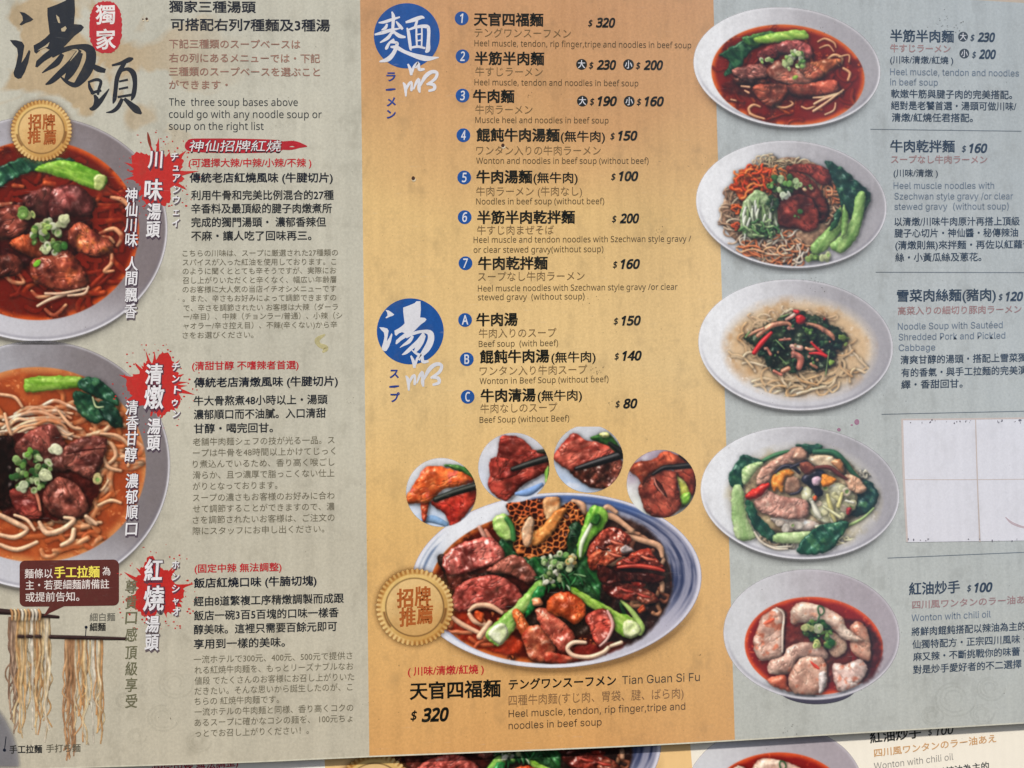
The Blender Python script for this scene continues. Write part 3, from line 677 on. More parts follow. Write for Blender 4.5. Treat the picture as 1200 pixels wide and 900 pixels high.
f = Flat(-.0007); soup_glyph(f, (444.5, 353), 52, -12, .1415, .137); f.build('brush_character', ink(WH, .6), board, 'white brush-written character for soup on the blue disc')
f = Flat(-.00085)
for i, L in enumerate(SCR): f.stroke([(475.5 + (x - 284) * .176, 415 + (y - 440) * .18, r_ * .19) for x, y, r_ in L], -.00085 - i * 6e-6)
f.build('brush_character', ink(WH, .6), board, 'white brush scribble hanging below the lower blue disc')
for ch, x, y in (('ラ', 458.3, 90), ('ー', 458, 105), ('メ', 458.5, 119.5), ('ン', 458.5, 134), ('ス', 457.5 + 4.5, 438), ('ー', 462.2, 453), ('プ', 463, 466)):
    if ch == 'ー': f = Flat(-.0009); f.stroke([(x - 6, y + .3, .9), (x, y - .1, 1.3), (x + 5.5, y - .7, .7)]); f.build('character', ink((40, 62, 136)), board)
    else: T(ch, x - 5.5, x + 5.5, y, 11.5, (40, 62, 136), .03, name='character')
def badge(cx, cy, r_, s_, col=BL, sz=10.5, slant=.12, h=None):
    f = Flat(-.0006); f.disc(cx, cy, r_, r_, 28); f.build('number_badge', ink(col), board)
    wd = {'1': 4, 'A': 7.6}.get(s_, 5.6)
    T(s_, cx - wd / 2, cx + wd / 2, cy, sz, WH, .02, slant=slant, cjk=False, name='badge_digit')
for s_, x, y in zip('1234567', (541, 542, 542, 543, 544, 544.5, 545.5), (21.5, 66, 112, 158.5, 208, 254.5, 308.5)): badge(x, y, 8.1, s_)
for s_, x, y in zip('ABC', (545, 547, 548), (375, 421, 465)): badge(x, y, 8.1, s_, slant=0)
def size_badge(cx, cy, ch, r_=6.4):
    f = Flat(-.0006); f.disc(cx, cy, r_, r_, 26); f.build('size_badge', ink((34, 36, 36)), board)
    T(ch, cx - r_ * .68, cx + r_ * .68, cy, r_ * 1.45, WH, .012, name='size_character')
def price(x0, x1, y, n, h=10.2, col=BK):
    k = (x1 - x0) / 32.0 if len(n) == 3 else (x1 - x0) / 26
    T('$', x0, x0 + 5.6 * k, y + .8, h * .74, col, .02, slant=.2, name='price')
    T(n, x0 + 9.2 * k, x1, y, h, col, .045, slant=.22, name='price')
ITEMS = [('天官四福麵', 555, 637, 22.8), ('半筋半肉麵', 556, 638, 68.5), ('牛肉麵', 554, 603, 113), ('餛飩牛肉湯麵', 558, 656, 158.5), ('牛肉湯麵', 558, 624, 207.5), ('半筋半肉乾拌麵', 559, 674, 255), ('牛肉乾拌麵', 560, 642, 309),
         ('牛肉湯', 558, 607, 375), ('餛飩牛肉湯', 562, 644, 418.5), ('牛肉清湯', 563, 628, 464)]
for s_, x0, x1, y in ITEMS: T(s_, x0, x1, y, 15, BK, .026, name='dish_name')
rows([('(無牛肉)', 657, 709, 160), ('(無牛肉)', 625, 677, 208.5), ('(無牛肉)', 646, 698, 419), ('(無牛肉)', 630, 682, 464)], 12.6, BK, .014)
rows([('テングワンスーフメン', 556, 669, 38.5), ('牛すじラーメン', 557, 636, 84), ('牛肉ラーメン', 557, 624, 128.5), ('ワンタン入りの牛肉ラーメン', 558, 704, 176.5), ('牛肉ラーメン (牛肉なし)', 558, 682, 224.5), ('牛すじ肉まぜそば', 559, 649, 270),
      ('スープなし牛肉ラーメン', 560, 685, 324.5), ('牛肉入りのスープ', 561, 652, 391), ('ワンタン入り牛肉スープ', 562, 688, 435), ('牛肉なしのスープ', 563, 653, 479)], 11.2, JP, .002)
for s_, x0, x1, y in (('Heel muscle, tendon, rip finger,tripe and noodles in beef soup', 556, 810, 50.5), ('Heel muscle, tendon and noodles in beef soup', 556, 748, 96.3), ('Muscle heel and noodles in beef soup', 557, 713, 140.5), ('Wonton and noodles in beef soup (without beef)', 558, 760, 188.3),
                      ('Noodles in beef soup (without beef)', 558, 708, 236), ('Heel muscle and tendon noodles with Szechwan style gravy /', 555, 810, 281), ('or clear stewed gravy(without soup)', 555, 707, 292.7), ('Heel muscle noodles with Szechwan style gravy /or clear', 560, 794, 338),
                      ('stewed gravy  (without soup)', 560, 685, 348.3), ('Beef soup  (with beef)', 561, 654, 403), ('Wonton in Beef Soup (without beef)', 562, 713, 446.5), ('Beef Soup (without Beef)', 562, 667, 492)):
    T(s_, x0, x1, y, 7, EN, .003, cjk=False)
for x, y, n in ((689, 26.5, '320'), (690, 76, '230'), (745, 76.3, '200'), (691, 118.5, '190'), (746, 118.8, '160'), (715, 159, '150'), (716, 206.5, '100'), (717, 256, '200'), (718, 309.5, '160'), (719, 375.8, '150'), (720, 417, '140')): price(x, x + 32, y, n)
price(721, 747, 473, '80')
for x, y, ch in ((681.5, 75.5, '大'), (736.5, 75.8, '小'), (682.5, 118.5, '大'), (737.3, 118.8, '小')): size_badge(x, y, ch)
T('( 川味/清燉/紅燒 )', 478, 567, 787, 10.5, RD, .016); T('天官四福麵', 480, 587, 810.5, 20, BK, .022); price(481, 526, 838, '320', 14.5)
T('テングワンスーフメン', 596, 722, 802.5, 12.5, BK, .02); T('Tian Guan Si Fu', 729, 820, 797, 9.6, (62, 54, 44), .003, font='gro')
T('四種牛肉麵(すじ肉、胃袋、腱、ばら肉)', 596, 801, 821, 12.5, (132, 98, 66), .004)
T('Heel muscle, tendon, rip finger,tripe and', 596, 803, 836.3, 8.4, (80, 62, 46), .003, font='gro'); T('noodles in beef soup', 596, 705, 850.3, 8.4, (80, 62, 46), .003, font='gro')

# ---- right column
RN = (14, 34, 56); PK = (158, 120, 116); RG = (104, 116, 132)
T('半筋半肉麵', 1043, 1118, 42, 14, RN, .02); size_badge(1128.5, 43, '大', 5.8); price(1137, 1166, 43.5, '230', 9.8, RN); size_badge(1130, 62.8, '小', 5.8); price(1139, 1167, 63.5, '200', 9.8, RN)
T('牛肉乾拌麵', 1043, 1119, 171.5, 14, RN, .02); price(1127, 1157, 173.7, '160', 9.8, RN)
T('雪菜肉絲麵(豬肉)', 1051, 1167, 347, 14, RN, .02); price(1170, 1199, 347.5, '120', 9.8, RN)
T('紅油炒手', 1065, 1125, 690.5, 14.5, RN, .02); price(1133, 1163, 688.8, '100', 10, RN)
rows([('牛すじラーメン', 1043, 1114, 56.5), ('スープなし牛肉ラーメン', 1044, 1157, 187), ('高菜入りの細切り豚肉ラーメン', 1052, 1197, 364.5), ('四川風ワンタンのラー油あえ', 1069, 1212, 709)], 9.5, PK, .016)
rows([('(川味/清燉/紅燒 )', 1043, 1117, 70), ('(川味/清燉 )', 1047, 1099, 203)], 9, RN, .012)
rows([('軟嫩牛筋與腱子肉的完美搭配。', 1044, 1186, 110), ('絕對是老饕首選・湯頭可做川味/', 1044, 1191, 123.7), ('清燉/紅燒任君搭配。', 1045, 1140, 137.7),
      ('以清燉/川味牛肉原汁再搭上頂級', 1048, 1195, 260), ('腱子心切片・神仙醬・秘傳辣油', 1048, 1193, 273.5), ('(清燉則無)來拌麵・再佐以紅蘿蔔', 1049, 1209, 287.5), ('絲・小黃瓜絲及蔥花。', 1049, 1150, 302),
      ('清爽甘醇的湯頭・搭配上雪菜獨', 1055, 1203, 422), ('有的香氣・與手工拉麵的完美演', 1056, 1203, 437), ('繹・香甜回甘。', 1056, 1128, 451),
      ('將鮮肉餛飩搭配以辣油為主的', 1068, 1202, 740.5), ('仙獨特配方・正宗四川風味・', 1069, 1202, 755.5), ('麻又辣・不斷挑戰你的味蕾・', 1070, 1202, 770), ('對是炒手愛好者的不二選擇', 1070, 1197, 785)], 10, RN, .014)
for s_, x0, x1, y in (('Heel muscle, tendon and noodles', 1043, 1194, 84), ('in beef soup', 1043, 1099, 96), ('Heel muscle noodles with', 1047, 1165, 217.5), ('Szechwan style gravy /or clear', 1048, 1187, 230), ('stewed gravy  (without soup)', 1048, 1182, 242),
                      ('Noodle Soup with Sautéed', 1052, 1175, 382.5), ('Shredded Pork and Pickled', 1053, 1178, 395), ('Cabbage', 1053, 1096, 407.5), ('Wonton with chili oil', 1068, 1161, 724)):
    T(s_, x0, x1, y, 7.6, RG, .006, cjk=False, font='gro')
for a, b_ in (((1020, 151.5), (1197, 153.8)), ((1026, 319), (1212, 319.5)), ((1033, 485.5), (1214, 481.5)), ((1040, 654), (1216, 646.5))):
    f = Flat(-.0006); f.stroke([(a[0], a[1], .45), (b_[0], b_[1], .45)]); f.build('divider_line', ink((104, 110, 116)), board)
flush_text(board)

# faint swirls of the background artwork
f = Flat(-.0003); rs = random.Random(9); k = 0
for cx, cy, R in ((1118, 818, 26), (1160, 806, 18), (1092, 838, 14), (1150, 836, 15), (190, 840, 20), (232, 868, 16), (160, 862, 12), (146, 820, 12), (205, 800, 22)):
    for q in range(3):
        rr = R * (1 - .28 * q); pts = [(cx + rr * (1 - .012 * t) * math.cos(t * .22 + q), cy + rr * (1 - .012 * t) * math.sin(t * .22 + q) * .9, 1.1) for t in range(24)]
        f.stroke(pts, -.0003 - k * 6e-6); k += 1
g = f.build('swirl_print', ink((140, 136, 116), 1.0, .06), board); g['kind'] = 'stuff'
# ---------------------------------------------------------------- the printed dishes
DK, MD, LT = (78, 26, 20), (140, 52, 40), (196, 116, 98)
def stem(p, pts, c=((120, 165, 60), (170, 200, 90)), **k): p.blob(pts, c[0], c[1], 'bok_choy_stem', bev=7, h=3.4, fibre=k.pop('fibre', (0.4, 3)), namp=.08, spec=.16, pw=16, amb=.52, dif=.66, blot=.12, sh=.4, **k)
def leaf(p, pts, c=((16, 48, 34), (40, 92, 54)), **k): k.pop('ns', 0); p.blob(pts, c[0], c[1], 'bok_choy_leaf', bev=3, h=2, fibre=k.pop('fibre', (.9, 3.2)), namp=1.5, spec=.3, pw=26, amb=.45, dif=.75, jag=1.8, sh=.4, c3=(70, 120, 76), **k)

def dish_beef_red():            # first photograph of the right column
    p = Pic(806, 4, 1038, 160, (800, 0), 4.8, 11)
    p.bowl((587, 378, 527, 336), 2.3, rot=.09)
    p.soup((592, 422, 432, 282), (122, 24, 14), (216, 96, 34), 7, rot=.1, patches=(82, 14, 10))
    p.tangle(600, 470, 400, 230, 26, 9, ((150, 52, 22), (176, 78, 34), (120, 30, 16)), 150, .1, sh=.3, spec=.1)
    p.veil((122, 26, 14), .1, .85)
    for L in ([(760, 235, 5), (800, 218, 7), (850, 240, 7), (862, 268, 4)], [(770, 270, 4), (820, 255, 6), (850, 290, 4)], [(800, 345, 6), (850, 310, 10), (895, 325, 9), (895, 360, 5)], [(820, 330, 4), (860, 345, 7), (880, 370, 5)], [(905, 385, 9), (940, 410, 10), (930, 450, 8)], [(880, 320, 5), (935, 310, 6), (935, 350, 5)],
              [(380, 640, 9), (372, 610, 10), (400, 590, 9), (435, 600, 7)], [(380, 640, 9), (410, 655, 10), (460, 668, 6)], [(530, 600, 7), (580, 605, 8), (620, 585, 7), (600, 565, 5)], [(670, 600, 6), (700, 612, 7), (740, 600, 6)]):
        p.tube(L, (222, 160, 116))
    p.blob([(220, 480), (330, 440), (430, 460), (600, 470), (850, 500), (700, 560), (480, 560), (300, 530)], (60, 14, 10), (90, 22, 14), 'broth', bev=12, h=1, spec=.1, sh=.2)
    leaf(p, [(214, 300), (330, 230), (440, 196), (450, 250), (370, 300), (330, 370), (262, 420), (236, 414), (262, 350), (225, 322)])
    leaf(p, [(330, 215), (430, 185), (540, 180), (500, 225), (400, 260)], ((30, 70, 36), (80, 130, 60)))
    stem(p, [(400, 216), (480, 190), (620, 170), (692, 175), (707, 215), (640, 226), (560, 238), (440, 246)])
    p.blob([(420, 300), (520, 245), (562, 270), (530, 330), (450, 350)], (74, 24, 24), (122, 50, 48), spec=.25)
    p.blob([(530, 250), (600, 225), (690, 235), (732, 290), (700, 330), (600, 310), (540, 290)], (146, 56, 52), (196, 110, 104), spec=.35)
    p.blob([(285, 440), (330, 425), (450, 440), (470, 480), (350, 480), (296, 470)], (54, 22, 16), (84, 36, 24))
    p.blob([(275, 400), (330, 375), (440, 360), (482, 400), (460, 436), (330, 442)], (128, 66, 58), (176, 110, 96), spec=.3)
    p.blob([(700, 360), (850, 330), (890, 350), (830, 400), (770, 450), (690, 440)], (186, 84, 44), (220, 130, 84), spec=.3)
    p.blob([(470, 400), (530, 340), (600, 375), (760, 440), (700, 480), (600, 475), (500, 440)], (190, 96, 74), (226, 156, 130), spec=.3, c3=(150, 60, 40))
    p.blob([(640, 340), (720, 360), (790, 410), (740, 450), (680, 430)], (160, 70, 52), (205, 120, 88))
    p.blob([(390, 490), (500, 470), (590, 480), (580, 540), (500, 602), (440, 570)], (116, 46, 30), (166, 82, 58), fibre=(.3, 4))
    p.blob([(592, 480), (700, 470), (850, 450), (882, 500), (830, 530), (700, 545), (620, 530)], (120, 40, 26), (172, 84, 62), fibre=(.1, 4))
    for L in ([(735, 550, 6), (800, 545, 8), (895, 520, 7)], [(740, 585, 8), (800, 555, 9), (880, 530, 6)], [(735, 625, 9), (790, 590, 9), (905, 505, 5)], [(800, 645, 5), (850, 620, 6), (860, 580, 5)], [(330, 485, 6), (375, 490, 8)], [(350, 510, 6), (372, 522, 8)], [(272, 560, 5), (300, 566, 5)]): p.tube(L, (226, 170, 132))
    p.scallion(628, 340, 66, 56, 34, 15, ((228, 232, 200), (200, 218, 150), (150, 190, 100), (90, 140, 64))); p.scallion(448, 344, 12, 10, 3, 12); p.scallion(490, 336, 16, 12, 4, 13); p.scallion(630, 438, 8, 6, 1, 14, ((150, 190, 70),))
    return p.build('dish_picture', board, PICM, 'picture of red beef noodle soup with a bok choy stem, top of the right column')

def dish_dry_noodles():
    p = Pic(808, 158, 1044, 322, (805, 150), 5, 21)
    p.bowl((612, 447, 559, 372), 2.0, rot=.07)
    p.blob([(200, 490), (250, 350), (400, 220), (560, 175), (700, 190), (850, 270), (895, 420), (850, 560), (740, 700), (630, 792), (500, 780), (330, 695), (225, 590)], (150, 112, 86), (196, 156, 124), 'noodles', bev=10, h=4, sh=.3, ns=4)
    p.tangle(380, 480, 180, 190, 90, 6, ((196, 162, 132), (172, 132, 102), (220, 192, 164), (150, 112, 88)), 130)
    p.tangle(540, 700, 210, 90, 70, 6.5, ((234, 164, 118), (238, 192, 160), (230, 124, 74), (226, 204, 184)), 150)
    p.tangle(830, 420, 60, 140, 40, 6, ((226, 150, 104), (232, 186, 150), (216, 120, 76)), 90)
    p.tangle(540, 215, 160, 40, 30, 5, ((214, 180, 140), (226, 190, 150)), 100)
    p.blob([(275, 330), (330, 280), (440, 235), (520, 240), (500, 300), (460, 372), (400, 370), (330, 430), (288, 390)], (190, 56, 20), (232, 100, 42), 'carrot_shreds', bev=4, h=3, ns=3)
    p.tangle(390, 315, 115, 85, 60, 7, ((236, 96, 40), (242, 122, 58), (216, 66, 26)), 90, name='carrot_shreds')
    p.tangle(288, 470, 26, 22, 8, 6, ((236, 96, 40),), 40, name='carrot_shreds'); p.tangle(285, 580, 22, 16, 6, 6, ((216, 80, 40),), 40, name='carrot_shreds'); p.tangle(545, 270, 40, 30, 10, 6, ((226, 120, 60),), 60, name='carrot_shreds')
    p.blob([(320, 460), (390, 370), (450, 375), (525, 470), (540, 560), (480, 625), (400, 650), (320, 610)], (110, 140, 88), (176, 196, 148), 'cucumber_shreds', bev=4, h=3, ns=3)
    for i in range(34):
        x = p.rs.uniform(330, 520); y = p.rs.uniform(400, 520) - abs(x - 420) * -.2; a = p.rs.uniform(-.35, .35); l = p.rs.uniform(60, 130)
        p.tube([(x, y, 6), (x + l * .5 * math.sin(a), y + l * .5, 7), (x + l * math.sin(a) + 10, y + l, 4)], p.rs.choice([(214, 224, 196), (190, 206, 160), (230, 234, 216), (140, 170, 110)]), 'cucumber_shreds')
    p.tangle(430, 590, 110, 50, 34, 6, ((60, 104, 56), (96, 140, 80), (160, 186, 130)), 60, name='cucumber_shreds')
    p.blob([(540, 380), (700, 330), (820, 430), (830, 520), (760, 560), (560, 460)], (50, 14, 12), (76, 22, 18), 'broth', sh=.3)
    R = ((98, 34, 28), (142, 58, 46))
    p.blob([(585, 225), (700, 210), (800, 226), (852, 280), (834, 332), (780, 330), (700, 270), (600, 272)], *R, spec=.1)
    p.blob([(600, 258), (700, 280), (780, 360), (826, 470), (800, 504), (750, 480), (700, 400), (640, 322)], (84, 30, 24), (128, 54, 42), spec=.12, fibre=(.9, 5))
    p.blob([(540, 450), (600, 400), (700, 392), (760, 470), (776, 560), (720, 610), (640, 590), (540, 572)], *R, spec=.12)
    p.scallion(560, 330, 110, 50, 34, 17, ((56, 96, 48), (110, 160, 80), (180, 205, 150), (38, 70, 40)))
    p.scallion(500, 440, 40, 50, 12, 15, ((38, 66, 42), (70, 104, 60))); p.scallion(590, 400, 36, 20, 6, 16, ((230, 234, 220), (205, 216, 190))); p.scallion(700, 350, 30, 20, 4, 14, ((226, 190, 150), (56, 96, 48))); p.scallion(656, 484, 12, 12, 2, 17, ((66, 110, 56),)); p.scallion(640, 520, 20, 10, 3, 8, ((66, 110, 56),))
    leaf(p, [(805, 200), (880, 216), (980, 296), (1072, 380), (1062, 450), (1010, 540), (950, 530), (900, 450), (868, 330)], ((14, 40, 36), (30, 70, 52)))
    st = ((104, 146, 72), (158, 190, 112))
    stem(p, [(900, 460), (925, 560), (880, 640), (810, 720), (742, 742), (726, 692), (790, 620), (862, 550)], st, fibre=(2.2, 3))
    leaf(p, [(880, 480), (905, 500), (880, 570), (830, 610), (850, 560)], ((24, 60, 40), (50, 96, 56)))
    stem(p, [(990, 400), (1030, 370), (1046, 410), (1024, 560), (972, 680), (900, 735), (838, 690), (900, 630), (960, 540)], st, fibre=(1.9, 3))
    stem(p, [(920, 450), (945, 520), (940, 600), (905, 640), (905, 560)], st, fibre=(1.6, 3))
    p.scallion(745, 765, 40, 14, 9, 16, ((110, 150, 70), (150, 180, 100))); p.scallion(815, 755, 28, 14, 4, 20, ((196, 206, 150),))
    return p.build('dish_picture', board, PICM, 'picture of dry noodles with carrot, cucumber, beef and bok choy, second in the right column')

def dish_pickled_greens():
    p = Pic(808, 322, 1052, 488, (805, 310), 4.8, 31)
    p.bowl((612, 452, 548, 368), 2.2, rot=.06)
    p.soup((632, 470, 425, 280), (216, 184, 144), (208, 194, 178), 14, 12, patches=(200, 160, 116))
    p.tangle(640, 530, 370, 205, 80, 8, ((220, 186, 142), (206, 164, 116), (232, 208, 176), (192, 146, 98)), 170, .1, sh=.3, spec=.1)
    p.tangle(640, 320, 300, 60, 24, 7, ((214, 190, 160), (196, 160, 124)), 110, sh=.2)
    p.veil((214, 184, 146), .1, .7)
    p.blob([(330, 400), (400, 352), (520, 310), (600, 268), (700, 280), (800, 330), (885, 400), (870, 466), (832, 480), (818, 560), (740, 600), (620, 572), (520, 610), (440, 550), (430, 480), (360, 450)], (26, 40, 28), (58, 74, 44), 'greens', bev=5, h=4, ns=3, namp=2.4, spec=.3, jag=4)
    for i in range(64):
        a = p.rs.uniform(0, 6.283); q = math.sqrt(p.rs.random()); x = 625 + 230 * q * math.cos(a); y = 450 + 150 * q * math.sin(a); R = p.rs.uniform(14, 30); b = p.rs.uniform(0, 3)
        p.blob([(x + R * math.cos(b + k) * (1 if k % 2 else .6), y + R * .7 * math.sin(b + k)) for k in range(6)], (18, 40, 28), p.rs.choice([(46, 84, 50), (34, 60, 40), (78, 106, 58), (30, 50, 38)]), 'greens', bev=2.5, h=2.4, ns=2.5, spec=.3, jag=1.5)
    for L in ([(400, 400, 12), (470, 345, 15), (560, 330, 12), (590, 350, 6)], [(560, 310, 9), (600, 285, 12), (620, 262, 8)], [(670, 330, 6), (740, 350, 12), (810, 395, 14), (826, 420, 7)], [(590, 460, 13), (640, 470, 16)], [(600, 500, 16), (640, 530, 20), (630, 580, 16)], [(670, 470, 8), (700, 480, 10), (740, 470, 8)], [(540, 600, 14), (570, 585, 14)], [(450, 470, 7), (470, 505, 9)], [(520, 425, 6), (580, 420, 8)], [(700, 560, 10), (730, 580, 8)], [(330, 410, 5), (380, 380, 9), (430, 360, 8)], [(490, 600, 9), (530, 620, 8)]):
        p.tube(L, p.rs.choice([(214, 146, 128), (222, 166, 148), (190, 108, 90), (206, 134, 104)]), 'pork_strip', var=.4, spec=.3, sh=.2)
    p.scallion(625, 450, 200, 120, 26, 9, ((190, 120, 104), (206, 150, 130), (60, 96, 54), (96, 130, 70)), 'greens')
    for L in ([(378, 496, 12), (420, 440, 15), (474, 384, 9)], [(700, 440, 6), (730, 470, 8), (782, 518, 10)], [(690, 500, 5), (740, 500, 9), (785, 515, 9)], [(604, 262, 8), (622, 268, 12)]): p.tube(L, (196, 30, 32), 'chili_piece', spec=.3)
    p.blob([(616, 292), (640, 284), (664, 300), (662, 330), (636, 338), (616, 322)], (176, 26, 28), (214, 60, 46), 'chili_piece'); p.blob([(765, 296), (780, 298), (784, 312), (768, 314)], (150, 40, 34), (180, 60, 46), 'chili_piece')
    for L in ([(500, 425, 3), (530, 455, 4), (548, 475, 3)], [(520, 520, 3), (560, 560, 4)], [(350, 380, 4), (330, 410, 5)], [(800, 480, 3), (780, 620, 3)], [(530, 295, 4), (570, 280, 3)]): p.tube(L, (120, 150, 92), 'greens')
    p.scallion(880, 425, 26, 30, 10, 13, ((120, 150, 60), (150, 176, 90), (90, 120, 56))); p.scallion(800, 550, 24, 10, 5, 12, ((150, 186, 80),)); p.scallion(680, 376, 26, 14, 8, 11, ((110, 150, 70), (80, 120, 50)))
    return p.build('dish_picture', board, PICM, 'picture of pale noodle soup topped with dark pickled greens, pork and red chili')

def dish_pork_cabbage():
    p = Pic(808, 494, 1058, 664, (805, 485), 4.615, 41)
    p.bowl((612, 427, 538, 358), 2.2, rot=.06)
    p.soup((628, 455, 415, 285), (206, 194, 168), (198, 194, 188), 18, 12, patches=(190, 176, 140))
    p.tangle(370, 360, 60, 70, 24, 6, ((216, 206, 186), (196, 180, 150)), 60); p.tangle(480, 700, 110, 30, 16, 8, ((214, 200, 178), (190, 166, 136)), 110); p.tangle(850, 690, 50, 20, 6, 7, ((206, 196, 160),), 80); p.tangle(960, 325, 30, 16, 6, 7, ((210, 200, 180),), 50)
    G = ((18, 54, 46), (42, 92, 66)); ST = ((138, 170, 106), (186, 205, 150))
    p.blob([(340, 300), (600, 200), (850, 250), (960, 400), (900, 560), (700, 640), (480, 640), (340, 520)], (150, 124, 96), (206, 184, 140), 'cabbage', bev=8, h=4, ns=6)
    p.tube([(400, 262, 10), (470, 226, 12), (540, 206, 10), (600, 205, 8)], (60, 110, 70), 'bok_choy_stem')
    leaf(p, [(306, 220), (390, 250), (420, 262), (320, 300), (300, 390), (300, 400), (240, 390), (230, 335), (258, 278)], G)
    stem(p, [(300, 300), (370, 262), (415, 262), (380, 300), (340, 360), (305, 380)], ST)
    stem(p, [(248, 395), (302, 400), (325, 560), (372, 665), (310, 688), (262, 660), (240, 520)], ST, fibre=(1.5, 4))
    leaf(p, [(590, 172), (650, 162), (728, 168), (720, 194), (650, 216)], G)
    p.tube([(690, 205, 14), (790, 210, 17), (850, 260, 16), (890, 310, 13), (930, 350, 8)], (46, 96, 66), 'bok_choy_leaf')
    leaf(p, [(950, 356), (1008, 380), (1036, 440), (1012, 510), (930, 556), (868, 540), (908, 500), (925, 430)], ((14, 42, 44), (28, 68, 60)), ns=4)
    p.tube([(1010, 510, 5), (950, 565, 7), (870, 605, 9), (800, 620, 6)], (150, 176, 110), 'bok_choy_stem')
    p.blob([(640, 240), (760, 226), (840, 270), (850, 330), (780, 320), (700, 290)], (206, 176, 144), (228, 206, 174), 'cabbage')
    p.blob([(380, 385), (398, 300), (520, 220), (600, 178), (652, 216), (620, 262), (500, 292), (440, 372)], (176, 120, 102), (216, 172, 150), 'pork_slice', spec=.15, ns=3)
    p.blob([(600, 185), (650, 215), (630, 250), (570, 240)], (200, 146, 120), (220, 176, 148), 'pork_slice')
    p.blob([(500, 560), (640, 570), (720, 600), (640, 640), (540, 620), (450, 570)], (206, 180, 166), (228, 216, 206), 'cabbage')
    p.blob([(730, 400), (820, 370), (900, 430), (910, 500), (860, 560), (760, 600), (690, 560), (640, 500), (690, 440)], (190, 184, 140), (228, 226, 196), 'cabbage', ns=7, namp=3)
    p.blob([(620, 410), (650, 390), (680, 420), (670, 470), (630, 480)], (210, 206, 160), (230, 226, 190), 'cabbage')
    p.scallion(780, 480, 120, 90, 26, 22, ((232, 228, 200), (220, 214, 170), (206, 200, 150), (226, 206, 180)), 'cabbage'); p.scallion(560, 600, 90, 26, 9, 22, ((226, 214, 200), (214, 196, 180)), 'cabbage')
    for L in ([(680, 480, 12), (700, 530, 16), (720, 560, 9)], [(760, 440, 9), (780, 520, 14), (800, 580, 9)], [(840, 430, 8), (820, 500, 12)], [(700, 610, 9), (780, 600, 8)], [(740, 500, 6), (830, 560, 9)], [(860, 470, 6), (900, 480, 7)]): p.tube(L, p.rs.choice([(226, 222, 176), (206, 196, 130), (200, 160, 110), (230, 226, 206)]), 'cabbage')
    p.blob([(850, 330), (900, 330), (944, 360), (972, 410), (925, 432), (870, 396)], (204, 150, 118), (224, 178, 146), 'pork_slice', ns=3); p.blob([(780, 262), (830, 244), (850, 300), (838, 320)], (190, 120, 76), (214, 156, 112), 'pork_slice')
    p.blob([(360, 470), (432, 396), (450, 420), (530, 448), (640, 466), (662, 540), (600, 572), (500, 562), (400, 532)], (182, 122, 106), (220, 172, 154), 'pork_slice', spec=.15, ns=3, c3=(226, 190, 170))
    p.blob([(455, 365), (480, 318), (540, 300), (584, 318), (560, 342), (530, 350), (516, 420), (490, 410), (470, 420)], (214, 110, 34), (238, 156, 60), 'carrot_slice'); p.blob([(540, 350), (600, 345), (620, 400), (580, 430), (530, 420)], (140, 100, 80), (176, 140, 116), 'mushroom_piece')
    p.blob([(314, 446), (360, 405), (430, 374), (446, 392), (400, 440), (350, 466)], (180, 30, 24), (222, 60, 44), 'red_pepper', spec=.3)
    for L in ([(480, 318, 6), (520, 285, 10), (570, 285, 11), (608, 318, 8)], [(560, 435, 5), (600, 425, 7), (622, 400, 6)], [(560, 290, 7), (640, 262, 9), (680, 290, 6)]): p.tube(L, (30, 28, 40), 'black_fungus', spec=.35)
    p.blob([(620, 345), (700, 300), (748, 316), (740, 350), (710, 376), (735, 430), (700, 446), (670, 396), (630, 378)], (20, 20, 34), (44, 42, 60), 'black_fungus', spec=.4)
    p.blob([(610, 270), (660, 262), (700, 300), (650, 330), (620, 310)], (90, 40, 34), (140, 76, 56), 'mushroom_piece'); p.tube([(700, 290, 9), (770, 290, 12), (820, 325, 12), (862, 352, 7)], (92, 42, 38), 'mushroom_piece')
    p.blob([(675, 350), (700, 338), (730, 350), (712, 385), (684, 382)], (196, 160, 176), (214, 186, 196), 'squid_piece'); p.blob([(732, 330), (804, 348), (790, 380), (735, 392)], (216, 120, 40), (240, 156, 60), 'carrot_slice'); p.blob([(680, 450), (700, 440), (706, 460), (690, 472)], (220, 90, 50), (230, 110, 60), 'carrot_slice')
    p.blob([(860, 510), (890, 512), (880, 545), (862, 545)], (160, 44, 50), (190, 70, 70), 'red_pepper')
    leaf(p, [(314, 480), (350, 476), (400, 570), (482, 640), (480, 692), (420, 672), (350, 600)], G)
    stem(p, [(470, 652), (560, 640), (682, 638), (650, 690), (540, 702), (470, 690)], ST, fibre=(0, 4))
    leaf(p, [(600, 720), (645, 660), (720, 604), (862, 580), (870, 612), (820, 684), (784, 732), (680, 762), (602, 752)], ((16, 54, 44), (34, 86, 62)), ns=4)
    for L in ([(365, 640, 6), (400, 690, 9), (460, 720, 9), (560, 718, 6)], [(420, 705, 5), (480, 730, 8), (545, 730, 5)]): p.tube(L, (214, 200, 180))
    return p.build('dish_picture', board, PICM, 'picture of noodle soup with pork, cabbage and dark bok choy leaves around the rim')

